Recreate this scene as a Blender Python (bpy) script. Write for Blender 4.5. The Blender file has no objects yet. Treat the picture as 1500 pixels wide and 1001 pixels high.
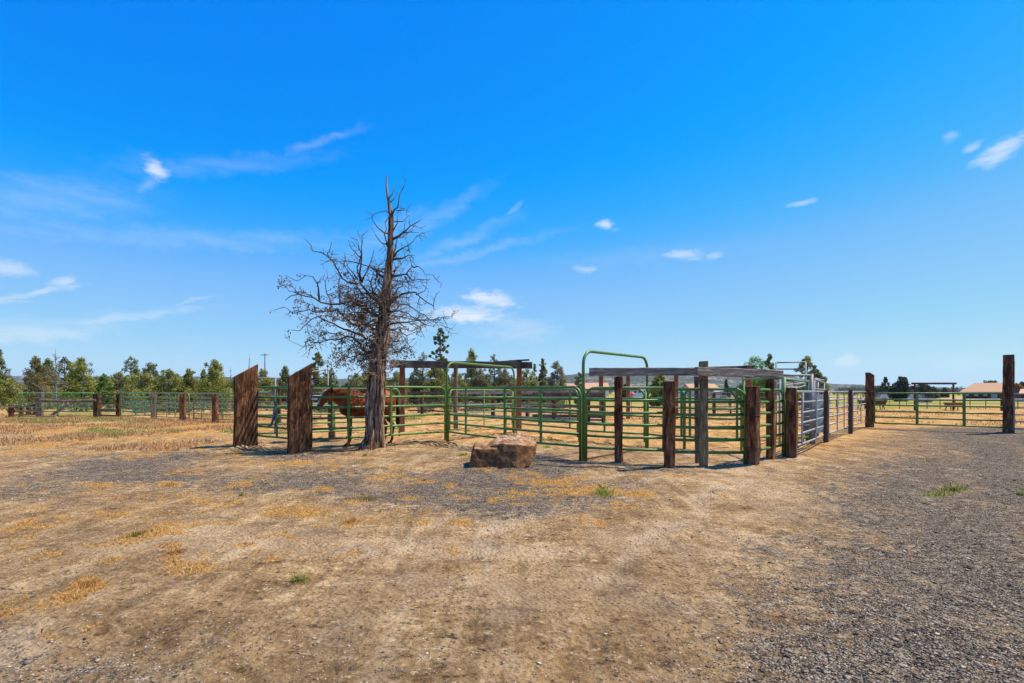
import bpy, math, random
import numpy as np
from math import sin, cos, pi, radians, atan2, sqrt, atan
from mathutils import Vector, Matrix, noise as mnoise

random.seed(7)
RNG = np.random.default_rng(11)
SC = bpy.context.scene
COL = SC.collection
F, CX, HY, H = 750.0, 750.0, 574.0, 1.5      # focal length in photo pixels, optical centre, horizon row, eye height

# ------------------------------------------------------------------ terrain
def sstep(a, b, x):
    t = np.clip((x - a) / (b - a), 0, 1)
    return t * t * (3 - 2 * t)
def gz(y):                                   # the field dips gently behind the corrals
    return -1.0 * float(sstep(42, 95, np.float64(y)))
def X(px, d): return (px - CX) * d / F
def Z(py, d): return H + (HY - py) * d / F
def D(py): return F * H / (py - HY)

def hash2(ix, iy, s=0):
    n = (ix.astype(np.int64) * 374761393 + iy.astype(np.int64) * 668265263 + s * 974634777) & 0x7fffffff
    n = ((n ^ (n >> 13)) * 1274126177) & 0x7fffffff
    n = n ^ (n >> 16)
    return (n & 0xffff) / 65535.0
def vnoise(x, y, s=0):
    ix = np.floor(x); iy = np.floor(y); fx = x - ix; fy = y - iy
    fx = fx * fx * (3 - 2 * fx); fy = fy * fy * (3 - 2 * fy)
    a = hash2(ix, iy, s); b = hash2(ix + 1, iy, s); c = hash2(ix, iy + 1, s); d = hash2(ix + 1, iy + 1, s)
    return (a * (1 - fx) + b * fx) * (1 - fy) + (c * (1 - fx) + d * fx) * fy - .5
def fbm(x, y, o=4, s=0):
    r = 0; a = 1
    for k in range(o):
        r = r + a * vnoise(x, y, s + k); x = x * 2.03 + 5.1; y = y * 2.03 + 1.7; a *= .5
    return r

# ------------------------------------------------------------------ materials
MATS = {}
class NT:
    def __init__(s, name, rough=.8):
        s.m = bpy.data.materials.new(name); s.m.use_nodes = True
        s.t = s.m.node_tree; s.n = s.t.nodes; s.l = s.t.links
        s.b = s.n['Principled BSDF']; s.b.inputs['Roughness'].default_value = rough
        s.b.inputs['Specular IOR Level'].default_value = .12
        MATS[name] = s.m
        s.co = s.n.new('ShaderNodeTexCoord')
        s.geo = s.n.new('ShaderNodeNewGeometry')
    def link(s, a, b): s.l.new(a, b)
    def map(s, scale, src='Object'):
        mp = s.n.new('ShaderNodeMapping'); mp.inputs['Scale'].default_value = scale
        s.link(s.geo.outputs['Position'] if src == 'World' else s.co.outputs[src], mp.inputs['Vector']); return mp.outputs[0]
    def noise(s, scale, vec=None, detail=6, rough=.6, dist=0):
        k = s.n.new('ShaderNodeTexNoise'); k.inputs['Scale'].default_value = scale
        k.inputs['Detail'].default_value = detail; k.inputs['Roughness'].default_value = rough
        k.inputs['Distortion'].default_value = dist
        s.link(vec if vec is not None else s.co.outputs['Object'], k.inputs['Vector']); return k.outputs[0]
    def voro(s, scale, vec=None, feat='F1', out='Distance'):
        k = s.n.new('ShaderNodeTexVoronoi'); k.inputs['Scale'].default_value = scale; k.feature = feat
        s.link(vec if vec is not None else s.co.outputs['Object'], k.inputs['Vector']); return k.outputs[out]
    def ramp(s, fac, stops, interp='LINEAR'):
        k = s.n.new('ShaderNodeValToRGB'); k.color_ramp.interpolation = interp
        e = k.color_ramp.elements
        while len(e) < len(stops): e.new(.5)
        for i, (p, c) in enumerate(stops):
            e[i].position = p; e[i].color = (*c, 1) if isinstance(c, tuple) else (c, c, c, 1)
        s.link(fac, k.inputs[0]); return k.outputs[0]
    def mix(s, fac, a, b, mode='MIX'):
        k = s.n.new('ShaderNodeMix'); k.data_type = 'RGBA'; k.blend_type = mode
        for v, i in ((fac, 0), (a, 6), (b, 7)):
            if isinstance(v, (int, float)): k.inputs[i].default_value = v if i == 0 else (v, v, v, 1)
            elif isinstance(v, tuple): k.inputs[i].default_value = (*v, 1)
            else: s.link(v, k.inputs[i])
        return k.outputs[2]
    def math(s, op, a, b=0.0, clamp=False):
        k = s.n.new('ShaderNodeMath'); k.operation = op; k.use_clamp = clamp
        for v, i in ((a, 0), (b, 1)):
            if isinstance(v, (int, float)): k.inputs[i].default_value = v
            else: s.link(v, k.inputs[i])
        return k.outputs[0]
    def attr(s, name):
        k = s.n.new('ShaderNodeAttribute'); k.attribute_name = name; return k.outputs['Fac']
    def color(s, c):
        if isinstance(c, tuple): s.b.inputs['Base Color'].default_value = (*c, 1)
        else: s.link(c, s.b.inputs['Base Color'])
        return s
    def rough(s, c): s.link(c, s.b.inputs['Roughness']); return s
    def bump(s, h, strength=.5, dist=.01, prev=None):
        k = s.n.new('ShaderNodeBump'); k.inputs['Strength'].default_value = strength
        k.inputs['Distance'].default_value = dist; s.link(h, k.inputs['Height'])
        if prev is not None: s.link(prev, k.inputs['Normal'])
        s.link(k.outputs[0], s.b.inputs['Normal']); return k.outputs[0]

def wood(name, c1, c2, c3, knot=.5, axis=2):
    m = NT(name, .85)
    sc = [14, 14, 14]; sc[axis] = .9
    k_ = 1.65
    c1, c2, c3 = [tuple(min(.8, q * k_) for q in c) for c in (c1, c2, c3)]
    v = m.map(tuple(sc))
    g = m.noise(3.0, v, 8, .7, .4)
    big = m.noise(2.6, m.map(tuple(2.6 if i != axis else .8 for i in range(3))), 5, .65, .8)
    c = m.ramp(g, [(.33, c1), (.5, c2), (.68, c3)])
    st = m.ramp(big, [(.41, 1.0), (.56, .28)])
    c = m.mix(knot, c, st, 'MULTIPLY')
    pale = m.ramp(m.noise(2.3, m.map((1, 1, .35)), 3), [(.52, 0.0), (.70, .5)])
    c = m.mix(pale, c, (.26, .20, .15))
    m.color(c)
    crack = m.ramp(m.noise(6, v, 5, .7), [(.4, 0.0), (.52, 1.0)])
    m.bump(m.mix(.5, g, crack), .9, .012)
    return m
wood('timber_brown', (.022, .009, .005), (.15, .064, .028), (.34, .155, .068), 1.0)
wood('timber_dark', (.018, .008, .005), (.09, .038, .017), (.18, .085, .042), .85)
wood('timber_olive', (.07, .05, .028), (.17, .13, .07), (.27, .20, .11), .6)
wood('timber_red', (.09, .03, .015), (.22, .08, .04), (.30, .13, .07), .5)
wood('timber_grey_beam', (.06, .045, .034), (.26, .21, .165), (.46, .39, .32), .6, 0)
wood('timber_dark_beam', (.02, .018, .018), (.05, .044, .042), (.10, .09, .085), .6, 0)
wood('board_grey', (.09, .08, .075), (.26, .24, .23), (.40, .38, .36), .6, 0)
wood('board_dark', (.03, .022, .018), (.09, .065, .05), (.17, .13, .10), .6, 0)
wood('post_weathered', (.05, .035, .028), (.13, .09, .07), (.24, .18, .14), .6)

def paint(name, c, c2, rough=.35, metal=0.0, dirt=(.15, .085, .045), damt=.55):
    m = NT(name, rough); n = m.noise(9, None, 5)
    col = m.mix(m.ramp(n, [(.35, 0.0), (.7, 1.0)]), c, c2)
    d = m.ramp(m.noise(30, None, 6, .7), [(.54, 0.0), (.66, damt)])
    col = m.mix(d, col, dirt)
    m.color(col); m.b.inputs['Metallic'].default_value = metal
    m.rough(m.ramp(n, [(.3, rough - .08), (.7, rough + .15)])); m.b.inputs['Specular IOR Level'].default_value = .5
    return m
paint('green_paint', (.062, .155, .028), (.115, .235, .05), .42)
paint('green_paint_worn', (.11, .23, .055), (.19, .31, .10), .5)
paint('green_paint_bright', (.05, .30, .08), (.09, .36, .13), .4)
paint('galvanised', (.24, .245, .24), (.34, .345, .34), .55, .4)
paint('galvanised_dull', (.20, .205, .21), (.30, .305, .31), .6, .3)
paint('rusty_pipe', (.05, .022, .015), (.11, .045, .028), .7, .1)
paint('blue_sheet', (.13, .19, .23), (.24, .32, .37), .5, .3)
paint('black_plastic', (.012, .014, .015), (.03, .032, .034), .45)
paint('red_paint', (.20, .03, .022), (.28, .05, .03), .5)
paint('pink_plastic', (.75, .10, .12), (.8, .14, .16), .5)
paint('yellow_tag', (.7, .45, .02), (.75, .5, .04), .5)
paint('white_tag', (.75, .74, .7), (.8, .8, .78), .5)
paint('wire', (.05, .03, .025), (.10, .07, .05), .6, .4)
paint('roof_tan', (.42, .22, .095), (.50, .27, .125), .6, 0, (.4, .25, .15), .3)
paint('roof_terracotta', (.50, .24, .14), (.56, .3, .18), .7)
paint('barn_maroon', (.07, .022, .018), (.10, .032, .026), .8)
paint('barn_window', (.30, .28, .27), (.4, .38, .36), .4)
paint('wall_white', (.60, .62, .64), (.7, .71, .72), .7)
paint('wall_grey', (.30, .33, .36), (.4, .42, .45), .7)
paint('window_dark', (.03, .035, .04), (.05, .055, .06), .2)
paint('hose_grey', (.10, .11, .12), (.18, .19, .2), .8)

def bark():
    m = NT('dead_juniper_bark', .9)
    v = m.map((7, 7, .55)); g = m.noise(2.2, v, 9, .72, .8)
    c = m.ramp(g, [(.40, (.03, .014, .008)), (.47, (.16, .09, .055)), (.53, (.42, .30, .21)), (.60, (.74, .60, .46))])
    b = m.ramp(m.noise(.9, m.map((1.4, 1.4, .5)), 3), [(.42, (1.0, .95, .9)), (.62, (.55, .42, .34))])
    m.color(m.mix(1.0, c, b, 'MULTIPLY'))
    m.bump(g, 1.0, .04)
    m = NT('dead_limb_wood', .9)
    g = m.noise(6, None, 6, .7)
    m.color(m.ramp(g, [(.3, (.035, .024, .018)), (.55, (.11, .078, .055)), (.75, (.20, .15, .11))])); m.bump(g, .6, .01)
    m = NT('pale_twig_wood', .9)
    m.color(m.ramp(m.noise(5), [(.35, (.20, .16, .13)), (.65, (.46, .40, .34))]))
    m = NT('dead_leaf', .9)
    m.color(m.ramp(m.attr('tint'), [(0, (.06, .03, .016)), (.5, (.17, .08, .04)), (1, (.33, .18, .09))]))
bark()
def leafmat(name, stops):
    m = NT(name, .75)
    n = m.noise(.55, None, 3)
    c = m.ramp(m.math('ADD', m.math('MULTIPLY', m.attr('tint'), .7), m.math('MULTIPLY', n, .3)), stops)
    m.color(c); m.b.inputs['Specular IOR Level'].default_value = .2
    tr = m.n.new('ShaderNodeBsdfTranslucent'); mx = m.n.new('ShaderNodeMixShader'); mx.inputs[0].default_value = .35
    m.link(c, tr.inputs[0]); out = m.n['Material Output']
    m.link(m.b.outputs[0], mx.inputs[1]); m.link(tr.outputs[0], mx.inputs[2]); m.link(mx.outputs[0], out.inputs[0])
leafmat('leaf_juniper', [(.1, (.07, .085, .02)), (.5, (.24, .26, .06)), (.9, (.46, .46, .13))])
leafmat('leaf_dark', [(.1, (.04, .06, .022)), (.5, (.15, .18, .058)), (.9, (.33, .35, .12))])
leafmat('leaf_yellowgreen', [(.1, (.08, .10, .014)), (.5, (.25, .27, .05)), (.9, (.46, .45, .11))])
leafmat('leaf_bright', [(.1, (.05, .12, .01)), (.5, (.12, .26, .03)), (.9, (.22, .40, .07))])
leafmat('leaf_brown', [(.1, (.07, .06, .02)), (.5, (.19, .19, .05)), (.8, (.36, .24, .08)), (.95, (.46, .27, .12))])
leafmat('leaf_greygreen', [(.1, (.06, .065, .03)), (.5, (.18, .18, .085)), (.9, (.36, .33, .18))])
leafmat('leaf_far', [(.1, (.03, .035, .025)), (.5, (.07, .08, .05)), (.9, (.13, .14, .09))])
leafmat('straw', [(.0, (.20, .09, .03)), (.35, (.42, .21, .055)), (.7, (.60, .36, .12)), (1, (.72, .54, .28))])
leafmat('weed_green', [(.0, (.09, .08, .02)), (.5, (.24, .22, .055)), (1, (.50, .40, .15))])
leafmat('dry_pink_grass', [(.0, (.22, .10, .045)), (.5, (.48, .27, .12)), (1, (.68, .46, .25))])
m = NT('tree_trunk_bark', .9); g_ = m.noise(5, m.map((4, 4, .7)), 6); m.color(m.ramp(g_, [(.3, (.05, .035, .028)), (.7, (.19, .15, .12))]))
m = NT('snag_wood', .9); g_ = m.noise(5, m.map((4, 4, .7)), 6); m.color(m.ramp(g_, [(.3, (.12, .10, .09)), (.7, (.34, .31, .28))]))

m = NT('horse_coat', .5)
n_ = m.noise(2.2, None, 4); m.color(m.ramp(n_, [(.38, (.07, .018, .007)), (.48, (.20, .045, .011)), (.62, (.36, .09, .02))]))  # dark patches in the coat colour stand for dappled tree shade
m.bump(m.noise(60, None, 3), .15, .004)
m = NT('horse_dark', .6); m.color(m.ramp(m.noise(6), [(.3, (.022, .010, .007)), (.7, (.07, .026, .015))]))
m = NT('horse_white', .6); m.color((.72, .66, .58))
m = NT('horse_eye', .1); m.color((.012, .008, .006))

def rockmat():
    m = NT('boulder_stone', .9)
    n1 = m.noise(3, None, 8, .65, .5); n2 = m.noise(14, None, 8, .7)
    c = m.ramp(n1, [(.3, (.10, .040, .014)), (.5, (.22, .105, .042)), (.7, (.34, .18, .08))])
    c = m.mix(m.ramp(n2, [(.42, .6), (.6, 0.0)]), c, (.05, .028, .02))
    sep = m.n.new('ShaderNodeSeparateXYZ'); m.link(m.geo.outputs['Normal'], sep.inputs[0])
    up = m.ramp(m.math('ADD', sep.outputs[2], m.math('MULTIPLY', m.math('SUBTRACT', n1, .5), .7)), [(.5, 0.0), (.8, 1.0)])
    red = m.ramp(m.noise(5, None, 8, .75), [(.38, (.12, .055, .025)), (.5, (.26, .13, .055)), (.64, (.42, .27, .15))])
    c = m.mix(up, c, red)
    sx = m.n.new('ShaderNodeSeparateXYZ'); m.link(m.co.outputs['Object'], sx.inputs[0])
    lich = m.ramp(m.noise(11, None, 5, .6), [(.53, 0.0), (.60, 1.0)])     # lichen on the weathered upper ledge
    hi = m.ramp(m.math('ADD', sx.outputs[2], m.math('MULTIPLY', n1, .15)), [(.55, 0.0), (.62, .85)])
    c = m.mix(m.math('MULTIPLY', m.math('MULTIPLY', lich, hi), up), c, (.50, .47, .42))
    m.color(c); m.bump(m.mix(.6, n2, n1), .8, .015)
rockmat()
m = NT('pebble', .85)
c_ = m.ramp(m.attr('tint'), [(0, (.022, .018, .014)), (.3, (.10, .082, .066)), (.6, (.27, .215, .155)), (.86, (.40, .30, .19)), (1, (.55, .46, .34))])
m.color(c_); m.bump(m.noise(90), .4, .003)

# ------------------------------------------------------------------ object helpers
def link(name, me, loc=(0, 0, 0), parent=None):
    o = bpy.data.objects.new(name, me); COL.objects.link(o); o.location = loc
    if parent is not None: o.parent = parent
    return o
def tag(o, label=None, cat=None, group=None, kind=None):
    if label: o['label'] = label
    if cat: o['category'] = cat
    if group: o['group'] = group
    if kind: o['kind'] = kind
    return o
def thing(name, label, cat, loc, rz=0.0, group=None):
    o = link(name, None, loc); o.rotation_euler = (0, 0, rz); o.empty_display_size = .2
    return tag(o, label, cat, group)

class MB:
    """collects boxes, tubes and loose faces; build() links them as one mesh"""
    def __init__(s): s.v = []; s.f = []; s.t = []
    def add(s, vs, fs, tint=None):
        b = len(s.v); s.v.extend(tuple(p) for p in vs); s.f.extend(tuple(b + i for i in f) for f in fs)
        if tint is not None: s.t.extend([tint] * len(vs))
        return s
    def box(s, c, size, rz=0.0, jit=0.0, tilt=(0, 0), seg=1):
        hx, hy, hz = (k / 2 for k in size); R = Matrix.Rotation(rz, 3, 'Z') @ Matrix.Rotation(tilt[0], 3, 'X') @ Matrix.Rotation(tilt[1], 3, 'Y')
        e = min(hx, hy, hz) * .16
        b = []
        for sx, sy, sz in [(a, q, w) for a in (-1, 1) for q in (-1, 1) for w in (-1, 1)]:
            for k in range(3):
                p = [sx * (hx - e), sy * (hy - e), sz * (hz - e)]; p[k] = (sx * hx, sy * hy, sz * hz)[k]
                if jit: p = [q + random.uniform(-jit, jit) for q in p]
                b.append(Vector(c) + R @ Vector(p))
        idx = lambda sx, sy, sz, k: ((sx > 0) * 4 + (sy > 0) * 2 + (sz > 0)) * 3 + k
        f = []
        for k in range(3):                               # six faces
            o = [i for i in range(3) if i != k]
            for sg in (-1, 1):
                q = []
                for (a, w) in ((-1, -1), (1, -1), (1, 1), (-1, 1)):
                    sgn = [0, 0, 0]; sgn[k] = sg; sgn[o[0]] = a; sgn[o[1]] = w; q.append(idx(*sgn, k))
                if (sg > 0) == (k == 1): q.reverse()
                f.append(q)
        for k in range(3):                               # twelve edge bevels
            o = [i for i in range(3) if i != k]
            for a in (-1, 1):
                for w in (-1, 1):
                    q = []
                    for sg, kk in ((-1, 0), (1, 0), (1, 1), (-1, 1)):
                        sgn = [0, 0, 0]; sgn[k] = sg; sgn[o[0]] = a; sgn[o[1]] = w; q.append(idx(*sgn, o[kk]))
                    f.append(q)
        for sx in (-1, 1):
            for sy in (-1, 1):
                for sz in (-1, 1): f.append([idx(sx, sy, sz, k) for k in range(3)])
        return s.add(b, f)
    def tube(s, pts, r, n=8, cap=True, tint=None, jit=0.0):
        pts = [Vector(p) for p in pts]; m = len(pts)
        if not isinstance(r, (list, tuple)): r = [r] * m
        vs = []; up = None
        for i, p in enumerate(pts):
            t = (pts[min(i + 1, m - 1)] - pts[max(i - 1, 0)])
            if t.length < 1e-9: t = Vector((0, 0, 1))
            t.normalize()
            if up is None:
                up = Vector((0, 0, 1)) if abs(t.z) < .9 else Vector((1, 0, 0))
            a = t.cross(up)
            if a.length < 1e-4: a = t.cross(Vector((0.3, 1, 0.2)))
            a.normalize(); bb = a.cross(t).normalized(); up = bb
            for k in range(n):
                an = 2 * pi * k / n; rr = r[i] * (1 + random.uniform(-jit, jit))
                vs.append(p + a * (cos(an) * rr) + bb * (sin(an) * rr))
        f = [(i * n + k, i * n + (k + 1) % n, (i + 1) * n + (k + 1) % n, (i + 1) * n + k) for i in range(m - 1) for k in range(n)]
        if cap: f += [tuple(range(n - 1, -1, -1)), tuple((m - 1) * n + k for k in range(n))]
        return s.add(vs, f, tint)
    def build(s, name, mat, parent=None, off=(0, 0, 0), smooth=False):
        me = bpy.data.meshes.new(name)
        ox, oy, oz = off
        me.from_pydata([(x - ox, y - oy, z - oz) for x, y, z in s.v], [], s.f)
        me.materials.append(MATS[mat])
        if s.t and len(s.t) == len(s.v):
            a = me.attributes.new('tint', 'FLOAT', 'POINT'); a.data.foreach_set('value', s.t)
        if smooth:
            me.polygons.foreach_set('use_smooth', [True] * len(me.polygons))
        me.update()
        return link(name, me, (0, 0, 0) if parent is not None else off, parent)

def npmesh(name, V, Fc, mat, tint=None, parent=None, smooth=False, loc=(0, 0, 0)):
    """V (n,3) float, Fc (m,k) int: fast mesh"""
    me = bpy.data.meshes.new(name); V = np.asarray(V, np.float32); Fc = np.asarray(Fc, np.int32)
    k = Fc.shape[1]
    me.vertices.add(len(V)); me.vertices.foreach_set('co', V.ravel())
    me.loops.add(Fc.size); me.loops.foreach_set('vertex_index', Fc.ravel())
    me.polygons.add(len(Fc)); me.polygons.foreach_set('loop_start', np.arange(0, Fc.size, k, dtype=np.int32))
    me.polygons.foreach_set('loop_total', np.full(len(Fc), k, np.int32))
    if smooth: me.polygons.foreach_set('use_smooth', np.ones(len(Fc), bool))
    me.materials.append(MATS[mat])
    if tint is not None:
        a = me.attributes.new('tint', 'FLOAT', 'POINT'); a.data.foreach_set('value', np.asarray(tint, np.float32))
    me.update(calc_edges=True)
    return link(name, me, loc, parent)

# ------------------------------------------------------------------ ground
def graded(lo, hi, fine, step, grow, far):
    a = list(np.arange(lo, hi, step)); up = [hi]; s = step
    while up[-1] < far: s *= 1 + grow; s = min(s, max(s, 0)); up.append(up[-1] + s)
    return a, up
# straw patches as seen in the photograph (centre, radii in photo pixels, strength) -> fixed on the ground
STRAW = [(700,715,170,30,.30),(300,780,330,60,.22),(480,715,150,40,.35),(880,740,90,22,.4),(150,740,200,30,.22),(120,900,180,50,.18),(600,800,120,20,.18),(820,712,75,12,.9),(890,722,75,9,1),(800,735,90,14,.6),(760,700,60,9,.5),(480,684,28,9,1),(430,680,60,10,.55),(370,690,60,9,.45),
 (140,712,55,6,.8),(165,725,45,8,.8),(250,711,28,7,.8),(130,855,35,9,1),(70,885,85,35,.36),(20,905,60,20,.3),(170,890,40,10,.6),
 (205,782,60,12,.6),(250,805,38,12,.85),(440,745,60,18,.65),(515,768,25,9,.9),(395,820,18,9,.6),(520,735,60,14,.4),(600,705,70,10,.35),
 (440,848,25,9,.6),(310,735,50,10,.35),(200,650,160,12,.7),(60,655,90,16,.75),(280,625,120,14,.9),(100,630,140,12,.7),(330,665,60,9,.5),
 (700,680,60,10,.3),(860,760,50,12,.45),(1065,730,22,6,.5),(400,768,80,20,.35),(300,690,70,8,.4),(560,690,60,8,.35),(20,800,60,10,.35),(1360,755,30,4,.35),
 (660,770,50,8,.25),(900,745,30,6,.6),(1010,700,40,5,.25),(240,640,110,9,.8),(150,665,120,7,.5)]
GREENP = [(60,617,70,5,.8),(160,615,60,4,.8),(200,618,40,4,.6),(150,632,45,6,.7),(250,632,22,3,.7),(340,633,22,4,.7),(180,630,60,5,.5),(15,612,25,4,.6),
 (1395,720,30,5,.9),(1372,727,30,4,.8),(440,848,14,6,.9),(885,721,18,7,.6),(535,668,6,3,.7),(800,655,9,3,.9),(680,668,7,3,.7),(600,612,25,6,.8),(1480,634,12,4,.8),
 (1250,700,12,3,.3),(1360,677,12,2,.6),(120,604,90,5,.7),(250,604,60,4,.5)]
GREY = [(680,720,260,40,.9),(480,700,200,40,.6),(200,690,260,28,.75),(80,990,260,80,.55),(280,930,200,60,.45),(600,960,160,30,.45),(760,690,140,26,.8),(60,720,160,25,.5),
 (960,690,140,12,.5),(420,672,110,12,.7),(620,668,70,10,.6),(330,850,120,25,.35),(620,890,110,30,.35)]
PALE = [(720,810,160,12,.8),(560,800,150,18,.6),(330,790,230,28,.5),(820,870,240,40,.35),(1040,790,160,40,.35),(640,850,200,14,.4),(1100,690,80,25,.45),(1150,740,120,30,.35)]
def ell(u, v, L):
    r = np.zeros_like(u)
    for cx, cy, rx, ry, s in L:
        q = np.sqrt(((u - cx) / rx) ** 2 + ((v - cy) / ry) ** 2)
        r = np.maximum(r, s * np.clip(1.25 - q, 0, 1) ** .8)
    return r
def masks(x, y):
    yy = np.maximum(y, 1.2); u = CX + F * x / yy; v = HY + F * H / yy
    front = sstep(.8, 1.6, y)
    wob = fbm(x * .5, y * .5, 4, 3); wf = fbm(x * 2.1, y * 2.1, 4, 9)
    straw = ell(u, v, STRAW) * front
    straw = np.clip(straw * 1.25 + (wf * 1.3 + fbm(x * 7, y * 7, 3, 19) * 1.0) * (straw > .02) - .20, 0, 1)
    green = np.clip(ell(u, v, GREENP) * front * 1.6 + wf * .9 - .35, 0, 1) * (ell(u, v, GREENP) > .02)
    line = x - (.9 + .74 * (y - 2.6)) + wob * 1.3
    road = sstep(-1.2, 1.9, line / (1 + .05 * y) + .5 * wf)
    road = road * (1 - sstep(20.5, 22.5, y - .55 * (x - 16) * 0))
    # wheel tracks in the gravel drive, following its edge
    trk = np.exp(-((line - 2.1) / .5) ** 2) + np.exp(-((line - 4.2) / .6) ** 2)
    grey = np.clip(ell(u, v, GREY) * front * 1.2 + wob * .7, 0, 1)
    gravel = np.clip(np.maximum(road * (1 - .38 * trk), grey * .85), 0, 1)
    pale = np.clip(ell(u, v, PALE) * front + wf * .5 - .05, 0, 1) * (ell(u, v, PALE) > .01)
    tt = sum(np.exp(-((line + q) / .20) ** 2) for q in (1.2, 2.9, 4.3)); pale = np.maximum(pale, np.clip(tt * (.50 + wob + 1.4 * wf), 0, .75) * front * (y < 16))
    # far dry pasture and green irrigated strips beyond the corrals
    pasture = sstep(13.5, 16.5, y + .28 * x) * (1 - road)
    pasture = np.maximum(pasture, sstep(20.5, 22.5, y))
    fg = sstep(46, 52, y + wob * 9) * (1 - sstep(58, 64, y + wob * 8)) * sstep(2, 8, x)
    fg = np.maximum(fg, sstep(90, 110, y + wob * 20) * (1 - sstep(170, 200, y)) * .8)
    fg = np.maximum(fg, .85 * sstep(260, 300, y) * (1 - sstep(700, 900, y)))
    fg = fg * (.75 + .5 * np.clip(fbm(x * .05, y * .12, 3, 21) + .5, 0, 1))
    green = np.maximum(green, np.clip(fg, 0, 1))
    return dict(straw=straw, green=green, gravel=gravel, pale=pale, pasture=pasture, road=road, line=line, wob=wob)
MOUNDS = [(360,655,.42,.04),(439,665,.42,.05),(546,661,.5,.06),(733,684,.85,.05),(906,679,.2,.03),(980,688,.22,.04),(1030,684,.22,.03),(1103,684,.26,.04),(1128,675,.22,.03),(1160,673,.26,.04),(1274,627,.35,.05),(1477,636,.35,.06),(1210,651,.2,.03),(1246,636,.2,.03)]
def height(x, y):
    fade = 1 - sstep(30, 60, np.hypot(x, y))
    m = masks(x, y)
    h = fbm(x * .35, y * .35, 3, 31) * .05 + fbm(x * 2.3, y * 2.3, 4, 41) * .016 + fbm(x * 9, y * 9, 3, 51) * .008
    trk = sum(np.exp(-((m['line'] + q) / .20) ** 2) for q in (1.2, 2.9, 4.3))
    lug = (.5 + .5 * np.sin((x * .8 + y) * 2 * pi / .16 + m['wob'] * 3)) * trk
    h = h - trk * .022 + lug * .016
    inpen = sstep(13, 15, y) * (1 - sstep(19, 22, y)) * (x < 6)
    h = h + inpen * np.clip(fbm(x * 4, y * 4, 3, 61), 0, 1) * .10
    h = h + .04 * m['straw'] * np.clip(fbm(x * 5, y * 5, 3, 71) + .1, 0, 1)
    for px, py, r, a in MOUNDS:                      # soil heaped against posts, trunk and boulder
        d_ = D(py); q = np.hypot(x - X(px, d_), y - d_); h = h + a * np.exp(-(q / r) ** 2) * (1 + 1.5 * (vnoise(x * 8, y * 8, 5)))
    return h * fade - sstep(42, 95, y)
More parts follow.
